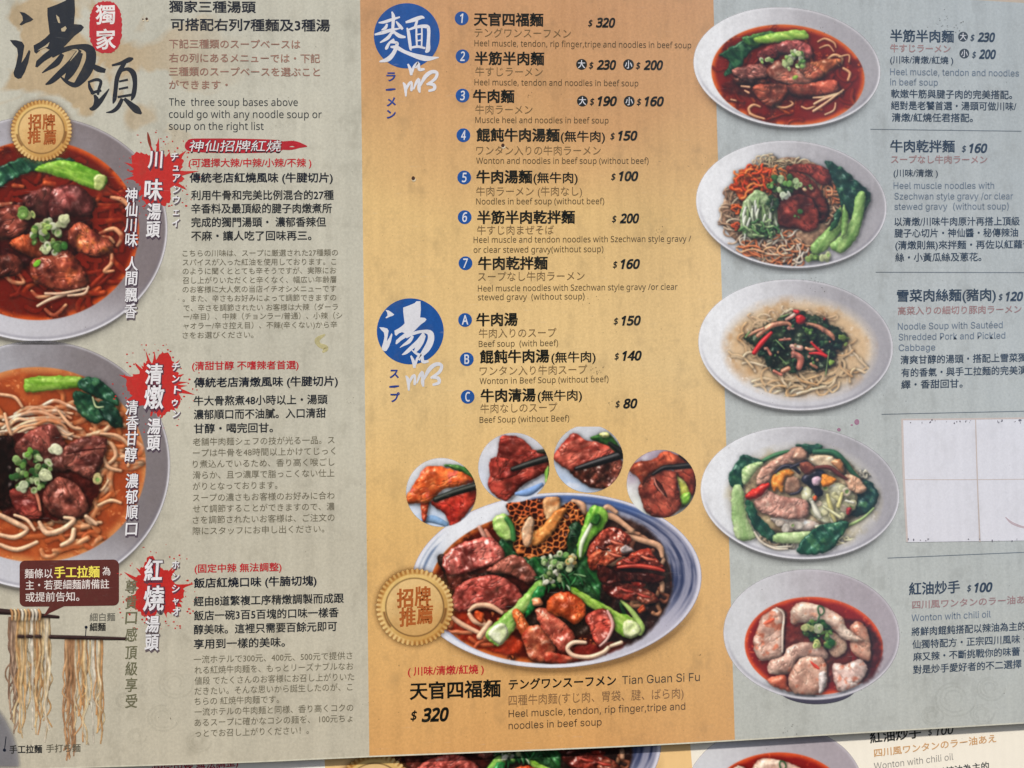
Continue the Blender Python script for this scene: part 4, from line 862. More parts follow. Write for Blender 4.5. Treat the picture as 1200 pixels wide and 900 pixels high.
def dish_wonton(parent, mat, label):
    p = Pic(842, 664, 1060, 832, (840, 660), 5, 51)
    # the foot of the bowl in its own shade
    w = (slice(None), slice(None)); d, u, v, k = p.ell(585, 720, 235, 106, 0); p.rgb[:] = (96, 92, 100); p.comp(w, d, np.zeros(p.X.shape + (3,)) + (66, 60, 74), p.newid('bowl'))
    foot = p.rgb.copy(), p.a.copy()
    rgb0, a0 = foot
    p.bowl((555, 418, 516, 382), 2.4, shadow=False, left=(209, 209, 212), right=(168, 158, 164), rim=(210, 206, 212), rot=.05)
    
    p.soup((568, 484, 405, 286), (136, 22, 18), (220, 84, 40), 7, rot=.06)
    p.blob([(760, 330), (900, 380), (965, 480), (950, 600), (860, 700), (800, 620), (850, 480)], (56, 14, 18), (84, 22, 22), 'broth', bev=14, h=1, sh=0, jag=3, spec=.1, soft=6)
    p.blob([(400, 380), (520, 360), (760, 480), (780, 600), (640, 700), (420, 560), (380, 480)], (88, 26, 20), (120, 40, 30), 'broth', bev=10, h=1, sh=0)
    A, B, C = (196, 146, 126), (226, 190, 170), (206, 104, 70); k = dict(name='wonton', bev=8, h=5, ns=9, namp=1.5, spec=.3, pw=20, amb=.6, dif=.55, c3=C, edge=.12)
    p.blob([(780, 370), (830, 340), (882, 390), (902, 520), (880, 580), (800, 530), (776, 450)], (200, 126, 100), (222, 172, 146), **k)
    p.blob([(640, 400), (700, 415), (760, 460), (752, 520), (692, 552), (650, 500)], (206, 160, 134), (220, 184, 156), **k)
    p.blob([(430, 290), (470, 235), (560, 236), (680, 278), (742, 320), (762, 380), (850, 450), (760, 452), (690, 400), (600, 345), (500, 350), (440, 356)], A, (236, 212, 190), **{**k, 'c3': (214, 150, 120)})
    p.blob([(215, 450), (240, 370), (270, 310), (350, 262), (398, 290), (392, 400), (388, 530), (330, 562), (260, 572), (220, 520)], A, B, **k)
    p.tube([(350, 262, 5), (392, 300, 6), (386, 400, 7), (384, 520, 5)], (232, 208, 190), 'wonton')
    p.blob([(680, 590), (760, 592), (840, 560), (882, 620), (830, 702), (720, 752), (688, 700)], (214, 170, 156), (234, 210, 198), **k)
    p.blob([(296, 600), (330, 560), (390, 540), (420, 490), (520, 460), (622, 490), (652, 556), (560, 566), (480, 560), (430, 640), (370, 655), (308, 646)], (176, 128, 110), (218, 178, 158), **k)
    p.blob([(300, 680), (400, 652), (430, 740), (560, 766), (420, 752), (330, 722)], (206, 90, 60), (226, 140, 110), **{**k, 'c3': None})
    p.blob([(420, 660), (490, 560), (560, 548), (632, 566), (642, 720), (560, 768), (440, 752)], (186, 130, 108), (220, 176, 152), **k)
    p.blob([(540, 566), (580, 590), (604, 620), (570, 612)], (196, 40, 26), (206, 60, 40), 'chili_oil', bev=3, h=1, sh=0); p.blob([(270, 350), (330, 320), (340, 336), (290, 360)], (210, 86, 56), (216, 110, 80), 'chili_oil', bev=3, h=1, sh=0)
    p.blob([(600, 650), (640, 640), (640, 720), (600, 760)], (232, 214, 206), (236, 220, 214), 'wonton', sh=.2)
    p.scallion(590, 400, 84, 60, 44, 16, ((34, 78, 36), (66, 120, 50), (110, 150, 70), (26, 60, 34))); p.scallion(650, 470, 30, 24, 9, 20, ((30, 84, 40), (80, 136, 60), (200, 196, 110))); p.scallion(606, 384, 12, 16, 2, 26, ((216, 222, 180),)); p.scallion(530, 382, 30, 16, 4, 22, ((190, 196, 130),)); p.scallion(585, 470, 26, 12, 3, 20, ((206, 210, 130),))
    for L in ([(592, 262, 4), (600, 250, 4), (620, 258, 4), (628, 285, 4), (610, 304, 4), (596, 290, 4), (592, 262, 4)], [(600, 310, 4), (590, 345, 5), (570, 350, 4)]): p.tube(L, (40, 84, 46), 'scallions')
    return p.build('dish_picture', parent, mat, label)

def left_bowl_one():
    p = Pic(-150, 134, 200, 404, (0, 160), 3.75, 61)
    p.bowl((170, 405, 566, 495), 2.4, left=(192, 192, 200), right=(124, 114, 116), shadow=True, rot=.0)
    p.soup((165, 412, 446, 395), (104, 22, 12), (206, 84, 30), 8, rot=.0, patches=(66, 12, 8))
    p.tangle(300, 450, 290, 330, 60, 13, ((140, 40, 18), (168, 64, 28), (110, 24, 12)), 200, .08, sh=.3)
    p.tangle(-250, 450, 200, 280, 40, 13, ((160, 60, 26), (206, 130, 84)), 200, .08, sh=.3)
    p.veil((116, 24, 12), .15, .9)
    for L in ([(490, 268, 9), (540, 280, 14), (575, 320, 12), (570, 360, 8)], [(440, 425, 8), (500, 405, 12), (535, 440, 13), (515, 480, 8)], [(430, 440, 6), (480, 445, 10), (500, 465, 8)], [(492, 520, 9), (488, 560, 11), (460, 592, 11), (500, 590, 6)], [(20, 610, 10), (60, 640, 12), (105, 640, 9), (80, 600, 7)], [(140, 680, 8), (170, 705, 11), (220, 700, 9)], [(200, 760, 9), (240, 785, 10), (290, 740, 8)]):
        p.tube(L, (214, 146, 104), var=.25)
    p.tube([(0, 300, 12), (50, 296, 10)], (212, 160, 120)); p.tube([(60, 215, 12), (100, 220, 10)], (190, 90, 50)); p.tube([(200, 205, 16), (240, 210, 14)], (190, 80, 40))
    leaf(p, [(-220, 180), (0, 128), (80, 98), (160, 92), (330, 100), (260, 140), (180, 150), (90, 172), (0, 224), (-120, 260)], ((14, 44, 38), (40, 92, 60)))
    stem(p, [(150, 150), (200, 118), (290, 104), (380, 130), (468, 178), (452, 232), (385, 224), (310, 192), (230, 168)], ((84, 140, 30), (150, 196, 70)), fibre=(.35, 4))
    p.blob([(420, 168), (466, 180), (450, 232), (415, 226)], (170, 186, 96), (190, 200, 130), 'bok_choy_stem', bev=3, h=1.5, sh=.1)
    p.blob([(-20, 330), (150, 280), (400, 340), (340, 520), (180, 560), (0, 560), (-160, 420)], (44, 10, 10), (74, 18, 14), 'broth', bev=10, h=1, jag=3)
    p.blob([(100, 270), (200, 222), (240, 260), (222, 352), (150, 345)], (74, 30, 28), (112, 52, 46), fibre=(1.2, 5))
    k = dict(bev=8, h=6, spec=.38, pw=26, fibre=(1.1, 4), namp=1.6)
    p.blob([(214, 300), (240, 228), (330, 212), (402, 262), (417, 312), (392, 348), (300, 344), (226, 356)], (96, 36, 34), (156, 82, 76), **k)
    p.blob([(0, 318), (80, 298), (142, 350), (102, 420), (40, 442), (-120, 440), (-160, 360)], (86, 32, 26), (130, 62, 48), **k)
    p.blob([(300, 416), (352, 378), (420, 420), (500, 480), (440, 522), (380, 520), (312, 484)], (126, 44, 36), (196, 100, 66), **{**k, 'c3': (214, 120, 60)})
    p.blob([(-140, 520), (0, 520), (70, 520), (102, 570), (60, 612), (-100, 620)], (74, 28, 22), (120, 54, 40), **k)
    p.blob([(40, 470), (130, 428), (200, 490), (192, 542), (120, 522)], (150, 54, 26), (196, 96, 56), **k)
    p.blob([(130, 572), (150, 540), (220, 520), (300, 500), (352, 560), (388, 640), (340, 684), (250, 674), (150, 640)], (108, 36, 26), (164, 76, 52), **{**k, 'c3': (190, 90, 50)})
    p.veil((120, 26, 14), .0, .6, 11)
    for L in ([(165, 745, 7), (220, 716, 9), (300, 690, 9), (390, 665, 5)], [(200, 690, 7), (270, 690, 8), (350, 675, 6)], [(300, 700, 6), (370, 690, 8), (388, 660, 5)]): p.tube(L, (222, 176, 146))
    p.scallion(222, 440, 80, 72, 46, 17, ((206, 214, 160), (150, 176, 90), (84, 126, 56), (220, 224, 190))); p.scallion(262, 368, 34, 16, 5, 24, ((216, 220, 170),)); p.scallion(120, 334, 34, 16, 5, 20, ((200, 210, 130), (110, 150, 70))); p.scallion(168, 553, 10, 6, 1, 24, ((120, 190, 50),)); p.scallion(272, 480, 14, 24, 4, 14, ((50, 100, 40),))
    return p.build('dish_picture', board, PICM, 'picture of dark red beef noodle soup under the gold badge on the left')

def left_bowl_two():
    p = Pic(-110, 392, 204, 704, (0, 390), 3.4625, 71)
    p.bowl((160, 536, 530, 504), 2.4, left=(186, 188, 196), right=(122, 114, 116), rot=.0)
    p.soup((150, 535, 442, 396), (158, 66, 32), (204, 130, 76), 12, rot=.0, patches=(188, 92, 46))
    p.tangle(300, 560, 280, 330, 60, 12, ((196, 110, 62), (220, 156, 112), (176, 80, 42), (226, 178, 140)), 190, .09, sh=.25)
    p.tangle(-160, 560, 200, 300, 40, 12, ((196, 110, 60), (216, 160, 116)), 190, .09, sh=.25)
    p.veil((172, 78, 38), .0, .75)
    for i in range(15): 
        x = p.rs.uniform(60, 130); y = 290 + i * 9
        j_ = lambda: p.rs.uniform(-16, 16)
        p.tube([(x - 60 + j_(), y + 50 + j_(), 6), (x - 10, y + 24 + j_(), 9), (x + 40, y + 6 + j_(), 8), (x + 100 + j_(), y + j_(), 9), (x + 150, y + 14 + j_(), 8), (x + 190 + j_(), y + 24 + j_(), 6)], p.rs.choice([(226, 176, 140), (214, 150, 108), (232, 196, 168)]), var=.2)
    p.veil((196, 100, 52), .0, .45, 9)
    for L in ([(0, 250, 8), (60, 262, 9), (90, 300, 7)], [(20, 330, 8), (40, 400, 9), (60, 440, 6)], [(240, 320, 7), (290, 380, 9), (330, 390, 6)], [(410, 410, 7), (480, 420, 10), (530, 470, 9), (520, 540, 7)], [(400, 440, 7), (450, 450, 10), (470, 500, 10), (430, 540, 9)], [(420, 500, 8), (440, 545, 10), (490, 560, 8)], [(360, 620, 6), (410, 640, 8), (440, 600, 6)], [(400, 700, 7), (450, 680, 9), (490, 690, 7)], [(340, 740, 10), (370, 770, 12), (410, 770, 8)]): p.tube(L, (224, 170, 130), var=.2)
    stem(p, [(98, 200), (112, 182), (200, 176), (325, 178), (338, 215), (230, 232), (110, 240)], ((104, 152, 40), (160, 196, 84)), fibre=(0, 4))
    D_ = ((14, 46, 36), (36, 86, 54))
    leaf(p, [(326, 185), (400, 186), (470, 250), (478, 300), (400, 262), (320, 225)], D_); leaf(p, [(296, 240), (380, 262), (432, 340), (380, 368), (318, 322)], D_); leaf(p, [(400, 280), (462, 290), (502, 370), (470, 388), (420, 344)], ((12, 36, 30), (26, 60, 44)))
    p.tube([(376, 262, 3), (390, 300, 4), (420, 300, 2)], (190, 200, 150), 'bok_choy_stem')
    p.blob([(20, 430), (200, 420), (400, 560), (340, 740), (150, 760), (20, 740), (-60, 600)], (48, 12, 10), (80, 22, 16), 'broth', bev=10, h=1, jag=3)
    k = dict(bev=8, h=5, spec=.25, pw=22, fibre=(.5, 4), namp=1.8)
    p.blob([(-160, 440), (0, 420), (52, 432), (62, 560), (42, 690), (-20, 710), (-180, 620)], (20, 9, 9), (44, 18, 16), **k)
    p.blob([(-30, 480), (20, 470), (40, 540), (38, 620), (10, 680), (-30, 690)], (16, 9, 8), (34, 16, 14), 'meat_slice', sh=0, spec=0, jag=3, soft=5, crease=0)  # near-black smudge with soft edges over the meat, at the left edge
    p.blob([(58, 470), (120, 400), (208, 368), (250, 420), (274, 482), (272, 556), (200, 560), (120, 540)], (106, 44, 38), (146, 76, 64), **k)
    p.blob([(262, 470), (330, 424), (432, 428), (424, 500), (382, 592), (300, 562), (258, 540)], (104, 44, 38), (150, 84, 70), **{**k, 'fibre': (-.2, 4)})
    p.tube([(270, 492, 2.5), (330, 478, 3), (424, 468, 2)], (52, 18, 16), 'meat_slice', spec=0, sh=0)
    p.blob([(176, 690), (190, 622), (240, 586), (310, 612), (357, 690), (342, 742), (240, 752)], (98, 42, 34), (140, 74, 60), **{**k, 'fibre': (.9, 4)})
    p.blob([(40, 640), (130, 640), (166, 700), (162, 752), (80, 742)], (122, 36, 32), (166, 72, 58), **k)
    p.tube([(120, 630, 5), (150, 660, 7), (164, 720, 5)], (216, 130, 100), 'meat_slice')
    for L in ([(160, 770, 10), (190, 812, 14), (250, 800, 14), (300, 760, 12), (262, 750, 8)], [(300, 800, 12), (290, 840, 13), (250, 862, 10)], [(350, 745, 10), (390, 775, 10)], [(0, 740, 12), (60, 770, 14), (110, 800, 11), (60, 830, 12), (0, 820, 10)], [(0, 860, 10), (70, 880, 12), (150, 850, 9)], [(60, 740, 7), (110, 760, 9), (140, 800, 7)]): p.tube(L, (228, 182, 146), var=.2)
    p.scallion(125, 560, 84, 80, 64, 14, ((96, 140, 64), (150, 180, 110), (50, 96, 46), (190, 206, 150))); p.scallion(222, 478, 14, 12, 2, 24, ((226, 226, 190),)); p.scallion(190, 528, 10, 8, 2, 20, ((206, 210, 170),)); p.scallion(185, 580, 14, 10, 3, 22, ((210, 216, 170),)); p.scallion(120, 486, 12, 10, 2, 18, ((120, 180, 70),)); p.scallion(390, 590, 8, 12, 2, 18, ((206, 190, 130),)); p.scallion(80, 625, 20, 12, 4, 18, ((200, 210, 170), (60, 100, 50)))
    return p.build('dish_picture', board, PICM, 'picture of orange clear-stewed beef noodle soup in the middle of the left column')

def main_dish(parent, mat, label):
    p = Pic(474, 500, 826, 792, (0, 0), 1, 81)
    w = (slice(None), slice(None)); X, Y = p.X, p.Y
    d, u, v, k = p.ell(652, 680, 170, 102.5, -.04)
    # printed shade under the bowl
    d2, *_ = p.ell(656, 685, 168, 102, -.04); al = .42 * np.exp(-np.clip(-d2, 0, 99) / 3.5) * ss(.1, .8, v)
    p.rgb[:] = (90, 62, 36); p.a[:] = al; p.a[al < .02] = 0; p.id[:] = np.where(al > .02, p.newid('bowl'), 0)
    n1 = vnoise(X, Y, 18, 5, 3)
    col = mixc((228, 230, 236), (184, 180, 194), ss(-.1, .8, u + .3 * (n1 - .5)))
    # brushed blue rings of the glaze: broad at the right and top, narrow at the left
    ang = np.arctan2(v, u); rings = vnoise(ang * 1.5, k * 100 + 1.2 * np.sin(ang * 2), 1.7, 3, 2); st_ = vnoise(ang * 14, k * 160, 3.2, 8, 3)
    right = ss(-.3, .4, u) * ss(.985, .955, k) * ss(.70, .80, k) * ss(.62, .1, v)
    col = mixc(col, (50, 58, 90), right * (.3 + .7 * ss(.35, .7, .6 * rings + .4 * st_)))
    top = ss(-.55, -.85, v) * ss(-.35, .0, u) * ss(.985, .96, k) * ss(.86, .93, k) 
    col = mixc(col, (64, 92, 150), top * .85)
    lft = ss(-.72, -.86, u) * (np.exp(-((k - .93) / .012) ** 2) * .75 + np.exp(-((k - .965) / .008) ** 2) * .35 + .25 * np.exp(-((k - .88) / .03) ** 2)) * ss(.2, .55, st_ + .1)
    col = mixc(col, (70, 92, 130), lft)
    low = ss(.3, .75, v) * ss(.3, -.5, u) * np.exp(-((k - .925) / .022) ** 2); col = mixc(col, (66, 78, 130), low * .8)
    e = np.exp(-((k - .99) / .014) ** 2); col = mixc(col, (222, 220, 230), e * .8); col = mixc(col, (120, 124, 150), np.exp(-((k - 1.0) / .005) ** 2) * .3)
    al = np.clip(d / p.c + .5, 0, 1); p.over(w, np.clip(col, 0, 255), al); p.id[al > .3] = p.newid('bowl')
    p.clip = np.clip((d - 4) / p.c, 0, 1)
    p.soup((645, 687, 142, 90), (78, 20, 12), (206, 104, 46), 8, rot=-.05, patches=(40, 14, 10))
    p.blob([(690, 600), (760, 620), (788, 680), (770, 730), (730, 758), (700, 740), (730, 680), (700, 640)], (26, 16, 14), (50, 24, 18), 'broth', bev=10, h=1, sh=0, soft=5)
    p.blob([(590, 640), (700, 640), (720, 690), (700, 740), (620, 740), (590, 700)], (24, 16, 12), (44, 24, 16), 'broth', bev=10, h=1, sh=0, soft=5)
    p.blob([(520, 672), (600, 668), (620, 690), (545, 722), (522, 700)], (44, 14, 12), (70, 24, 18), 'broth', bev=8, h=1, sh=0)
    p.blob([(500, 690), (520, 690), (560, 725), (610, 750), (600, 768), (560, 758), (520, 735), (502, 712)], (120, 24, 12), (176, 52, 24), 'broth', bev=8, h=1, sh=0, soft=4, jag=3)
    p.blob([(640, 765), (720, 752), (730, 758), (690, 774), (640, 778)], (96, 20, 14), (130, 34, 22), 'broth', bev=5, h=1, sh=0, soft=3)
    p.tangle(560, 735, 50, 26, 8, 3, ((196, 110, 74), (180, 80, 46)), 34, sh=.2); p.tangle(740, 630, 36, 30, 9, 3.2, ((176, 120, 90), (150, 84, 60), (206, 156, 122)), 40, sh=.2); p.tangle(760, 690, 20, 30, 4, 3, ((150, 100, 70), (110, 60, 40)), 30, sh=.2)
    k1 = dict(bev=5, h=4.5, spec=.4, pw=24, namp=1.6)
    for L in ([(700, 606, 4), (716, 605, 5), (728, 612, 4), (740, 622, 4)], [(706, 600, 3), (712, 594, 4), (722, 600, 3)], [(734, 628, 3), (752, 633, 4.2), (772, 640, 4.5), (776, 652, 3)], [(764, 680, 3), (775, 682, 3.6), (776, 692, 3.2)], [(672, 588, 4), (682, 592, 5), (684, 600, 4)]): p.tube(L, (206, 156, 122), var=.2)
    p.tube([(569, 622, 3), (575, 632, 4), (584, 640, 3)], (216, 130, 104)); p.tube([(562, 618, 3), (568, 630, 3)], (206, 150, 130))
    # tripe
    p.blob([(594, 590), (618, 586), (642, 586), (648, 604), (632, 612), (606, 612), (598, 604)], (44, 14, 10), (214, 100, 52), 'tripe', tex='honey', bev=4, h=3, spec=.3)
    p.blob([(600, 608), (640, 606), (668, 588), (682, 602), (684, 622), (664, 642), (640, 652), (618, 656), (600, 640)], (52, 16, 10), (232, 124, 62), 'tripe', tex='honey', bev=4, h=4, spec=.3)
    p.blob([(636, 588), (646, 580), (656, 584), (654, 604), (642, 612)], (190, 120, 70), (232, 190, 140), 'tripe', bev=4, spec=.2); p.blob([(622, 628), (636, 616), (652, 598), (664, 596), (656, 612), (640, 632), (626, 640)], (196, 110, 50), (226, 150, 80), 'tripe', bev=4)
    p.blob([(612, 620), (620, 606), (626, 612), (622, 636), (614, 640)], (206, 150, 110), (236, 196, 160), 'tripe', bev=3)
    # greens
    leaf(p, [(586, 632), (600, 632), (606, 650), (640, 660), (650, 676), (622, 676), (602, 662), (588, 650)], ((12, 50, 26), (34, 96, 50)))
    leaf(p, [(618, 656), (660, 650), (680, 640), (700, 662), (704, 700), (688, 712), (664, 690), (640, 690), (622, 680)], ((14, 46, 24), (40, 110, 48)))
    leaf(p, [(670, 612), (684, 620), (684, 650), (672, 656), (664, 640)], ((8, 28, 16), (20, 52, 26)))
    p.blob([(577, 610), (588, 602), (598, 608), (604, 628), (594, 634), (582, 626)], (128, 172, 76), (190, 216, 130), 'bok_choy_stem', bev=4); p.tube([(594, 608, 3), (600, 618, 3), (602, 632, 3)], (60, 120, 60), 'bok_choy_leaf')
    stem(p, [(688, 600), (698, 592), (710, 598), (712, 610), (704, 622), (692, 634), (684, 652), (678, 656), (676, 640), (682, 620)], ((84, 156, 40), (156, 206, 84)), fibre=(1.9, 3)); p.tube([(680, 652, 1.5), (682, 636, 2.6), (694, 612, 2)], (214, 226, 190), 'bok_choy_stem'); p.blob([(692, 612), (698, 602), (704, 606), (700, 616)], (30, 80, 30), (60, 110, 40), 'bok_choy_leaf', bev=2)
    # meats
    p.blob([(512, 655), (520, 650), (528, 664), (560, 672), (590, 668), (580, 680), (545, 684), (524, 676)], (44, 30, 26), (74, 50, 40), bev=3)
    p.blob([(524, 668), (560, 674), (586, 676), (560, 684), (540, 700), (528, 690)], (60, 20, 16), (104, 44, 32), **k1)
    p.blob([(519, 654), (538, 638), (576, 630), (591, 654), (562, 666), (530, 675), (521, 668)], (160, 52, 46), (206, 112, 98), bev=4, h=4, fibre=(1.35, 3), spec=.5, pw=20, namp=1.6)
    p.blob([(582, 660), (600, 650), (616, 656), (630, 678), (618, 684), (600, 674), (570, 670)], (104, 52, 40), (170, 94, 78), **k1)
    p.blob([(528, 703), (543, 682), (580, 674), (604, 686), (612, 703), (594, 714), (560, 714), (534, 717)], (142, 46, 38), (190, 92, 80), bev=5, h=5, spec=.3, c3=(110, 40, 30), ns=4)
    # lower-left noodles and stem
    for L in ([(550, 716, 2.5), (558, 710, 3.5), (574, 710, 3.8), (588, 718, 2.8)], [(550, 720, 3), (556, 728, 3.5), (568, 732, 3)], [(531, 724, 3), (542, 732, 3.8), (562, 742, 3)], [(562, 746, 4.5), (568, 738, 4.5), (574, 730, 4)]): p.tube(L, (226, 176, 142), var=.15)
    p.blob([(556, 716), (566, 718), (566, 730), (558, 726)], (180, 60, 26), (216, 100, 50), 'broth', bev=3, sh=.2)
    stem(p, [(626, 684), (636, 680), (640, 690), (626, 706), (612, 722), (597, 746), (584, 757), (569, 746), (575, 734), (600, 712)], ((110, 166, 60), (176, 206, 116)), fibre=(-.75, 3))
    p.blob([(572, 744), (578, 734), (590, 730), (596, 742), (586, 756)], (206, 216, 160), (232, 234, 206), 'bok_choy_stem', bev=4, sh=.1); leaf(p, [(628, 690), (640, 690), (628, 712), (614, 724)], ((16, 90, 40), (40, 140, 60)))
    # lower right stem
    leaf(p, [(668, 684), (690, 684), (704, 704), (716, 716), (728, 722), (726, 706), (734, 716), (730, 730), (706, 722), (684, 700)], ((14, 40, 20), (30, 74, 30)))
    stem(p, [(666, 686), (676, 690), (700, 704), (726, 718), (742, 724), (754, 738), (740, 748), (726, 744), (712, 728), (690, 710), (672, 698)], ((110, 160, 44), (176, 206, 96)), fibre=(.6, 3))
    p.tube([(728, 704, 1.5), (740, 716, 3), (752, 734, 3.5), (750, 742, 3)], (176, 206, 110), 'bok_choy_stem'); p.blob([(732, 728), (744, 728), (752, 740), (738, 748), (730, 742)], (196, 212, 140), (220, 226, 176), 'bok_choy_stem', bev=4, sh=.05)
    # bottom tendons and ribs
    T1 = dict(bev=7, h=6, spec=.42, pw=16, ns=7, namp=2)
    p.blob([(600, 718), (608, 714), (616, 726), (624, 742), (618, 756), (608, 740)], (176, 66, 30), (226, 120, 60), 'tendon', **T1)
    p.blob([(612, 742), (628, 732), (642, 742), (652, 768), (640, 776), (624, 774), (616, 760)], (170, 56, 36), (220, 120, 80), 'tendon', **{**T1, 'c3': (236, 170, 140)})
    p.blob([(627, 716), (638, 712), (652, 722), (668, 736), (674, 752), (662, 766), (650, 756), (636, 738)], (168, 52, 38), (216, 110, 84), 'tendon', **T1)
    p.blob([(640, 708), (650, 696), (668, 694), (684, 706), (686, 720), (674, 732), (660, 724), (644, 718)], (176, 54, 22), (226, 104, 50), 'tendon', **{**T1, 'bev': 9})
    p.blob([(624, 702), (632, 700), (636, 708), (626, 710)], (206, 110, 70), (226, 150, 110), 'tendon'); p.blob([(640, 764), (664, 768), (680, 771), (660, 778), (640, 776)], (196, 60, 40), (220, 120, 90), 'tendon')
    p.blob([(686, 724), (696, 716), (711, 714), (720, 730), (716, 746), (702, 758), (694, 744)], (150, 40, 30), (200, 84, 66), **{**T1, 'bev': 5}); p.tube([(712, 716, 1.5), (718, 732, 2), (712, 748, 1.6), (703, 757, 1.2)], (226, 170, 160), 'meat_slice', sh=.1)
    for L in ([(686, 753, 2.5), (672, 753, 3.2), (665, 760, 3.2), (672, 768, 3.2), (690, 770, 3.2), (706, 765, 3.4), (713, 759, 3)], [(716, 757, 2.5), (728, 753, 3)]): p.tube(L, (228, 190, 160), var=.1)
    # right-hand meats
    k2 = dict(bev=4, h=4.5, spec=.5, pw=20, namp=2.6, ns=3.5)
    p.blob([(688, 646), (700, 628), (714, 618), (730, 622), (740, 634), (722, 650), (706, 662), (694, 668)], (92, 26, 18), (166, 66, 48), **k2)
    p.blob([(690, 652), (712, 640), (726, 636), (742, 644), (730, 652), (708, 664), (692, 668)], (150, 44, 24), (206, 100, 66), **k2); p.blob([(727, 644), (734, 639), (743, 645), (732, 649)], (206, 180, 176), (230, 214, 210), 'meat_slice', bev=2, sh=0)
    p.blob([(722, 662), (738, 650), (760, 642), (766, 650), (782, 668), (764, 664), (742, 666)], (110, 28, 18), (160, 60, 40), **k2); p.tube([(724, 665, 1.5), (745, 663, 2.6), (768, 666, 2.6), (778, 669, 1.5)], (170, 50, 36), 'meat_slice', spec=.4)
    p.blob([(706, 688), (714, 682), (738, 684), (764, 694), (771, 706), (744, 704), (716, 700)], (96, 22, 16), (156, 56, 42), **k2); p.blob([(746, 700), (760, 692), (770, 704), (756, 708)], (176, 76, 50), (216, 120, 90), **k2)
    p.blob([(738, 678), (752, 676), (758, 686), (744, 688)], (140, 24, 16), (180, 50, 36), **k2); p.blob([(714, 680), (720, 672), (728, 672), (728, 680), (718, 685)], (180, 90, 30), (226, 150, 70), 'tendon', bev=3); p.blob([(747, 714), (754, 709), (757, 715), (750, 719)], (170, 60, 30), (200, 90, 50), 'tendon', bev=2)
    p.blob([(700, 662), (722, 668), (760, 672), (780, 676), (770, 684), (736, 682), (706, 684)], (40, 14, 12), (76, 26, 20), 'meat_slice', bev=3, **{})
    for x0, y0 in ((700, 640), (716, 634), (730, 656), (752, 652), (728, 690), (748, 696), (714, 648)): p.tube([(x0, y0, 1), (x0 + 7, y0 + 3, 2), (x0 + 14, y0 + 4, .8)], p.rs.choice([(196, 90, 66), (150, 44, 32), (60, 16, 12)]), 'meat_slice', sh=.3, spec=.5)
    # scallion heap
    for i in range(22):
        a = p.rs.uniform(0, 6.283); x, y = 655 + 30 * p.rs.random() * math.cos(a), 674 + 18 * p.rs.random() * math.sin(a); b_ = p.rs.uniform(0, 3.1); l = p.rs.uniform(6, 14)
        p.tube([(x, y, .6), (x + l * .5 * math.cos(b_) + 1, y + l * .5 * math.sin(b_), 1.1), (x + l * math.cos(b_), y + l * math.sin(b_), .5)], p.rs.choice([(60, 130, 70), (150, 190, 130), (30, 90, 44), (206, 220, 186)]), 'scallions')
    p.scallion(654, 660, 20, 14, 44, 3.6, ((230, 236, 206), (190, 214, 150), (120, 170, 90), (214, 226, 176))); p.scallion(648, 678, 12, 9, 14, 3.4, ((214, 210, 190), (150, 160, 110), (90, 130, 60))); p.scallion(671, 655, 6, 10, 8, 3.2, ((232, 226, 180), (220, 180, 110)))
    # the four round insets held up in chopsticks
    p.clip = None
    def inset(cx, cy, r_, bgc, low):
        dd = r_ - np.hypot(X - cx, (Y - cy) * 1.02); nn = vnoise(X, Y, 16, int(cx), 3); c = mixc(bgc, low, ss(.1, .75, (Y - cy) / r_ * .5 + .4 + .5 * (nn - .5)))
        c = mixc(c, (232, 232, 238), ss(.5, .8, nn) * .6); p.clip = None; p.comp(w, dd, c, p.newid('inset_picture')); p.clip = np.clip(dd / p.c + .5, 0, 1)
    def inC(fn, L): return [fn(q) for q in L]
    inset(517, 577, 41, (214, 214, 216), (196, 210, 230)); p.org, p.sc = (430, 490), 4.738
    p.blob([(430, 262), (520, 262), (600, 320), (590, 350), (520, 300)], (44, 96, 40), (96, 140, 70), 'bok_choy_leaf'); p.tube([(290, 575, 8), (360, 560, 22), (440, 590, 14)], (140, 176, 216), 'inset_picture', sh=0, spec=0)
    p.blob([(300, 470), (342, 450), (330, 560), (310, 570)], (176, 50, 30), (206, 84, 50), 'tendon'); p.blob([(356, 466), (480, 410), (600, 380), (610, 450), (560, 520), (500, 590), (464, 604), (430, 530)], (150, 28, 24), (190, 56, 40), 'tendon', spec=.3, bev=7)
    p.blob([(216, 445), (260, 370), (318, 280), (380, 264), (460, 282), (540, 306), (592, 350), (500, 380), (420, 400), (350, 462), (240, 474)], (196, 66, 26), (232, 120, 60), 'tendon', spec=.35, bev=8, h=6, ns=8, c3=(214, 96, 84))
    p.tube([(382, 452, 16), (480, 415, 18), (604, 378, 20)], (26, 30, 26), 'chopstick', spec=.3)
    p.org, p.sc = (0, 0), 1; inset(602, 548, 41.5, (206, 206, 212), (206, 212, 226)); p.org, p.sc = (430, 490), 4.738
    p.blob([(740, 110), (800, 96), (860, 112), (920, 172), (992, 200), (1010, 290), (900, 350), (840, 400), (796, 446), (756, 458), (682, 402), (676, 332), (720, 220)], (128, 34, 28), (178, 70, 56), fibre=(.3, 5), bev=6, h=5, spec=.3); p.blob([(690, 225), (800, 230), (860, 280), (800, 330), (690, 330)], (112, 30, 26), (160, 56, 44), fibre=(1.4, 4), bev=4, h=2, sh=.2, spec=.3)
    p.tube([(808, 284, 12), (900, 254, 18), (1030, 214, 20)], (28, 30, 28), 'chopstick', spec=.3); p.tube([(950, 185, 8), (1005, 185, 16)], (24, 30, 20), 'chopstick', spec=.2); p.tube([(830, 420, 10), (900, 410, 22), (970, 370, 12)], (120, 150, 196), 'inset_picture', sh=0, spec=0); p.blob([(985, 330), (1005, 260), (1015, 310), (1000, 380)], (110, 160, 60), (150, 190, 90), 'bok_choy_stem')
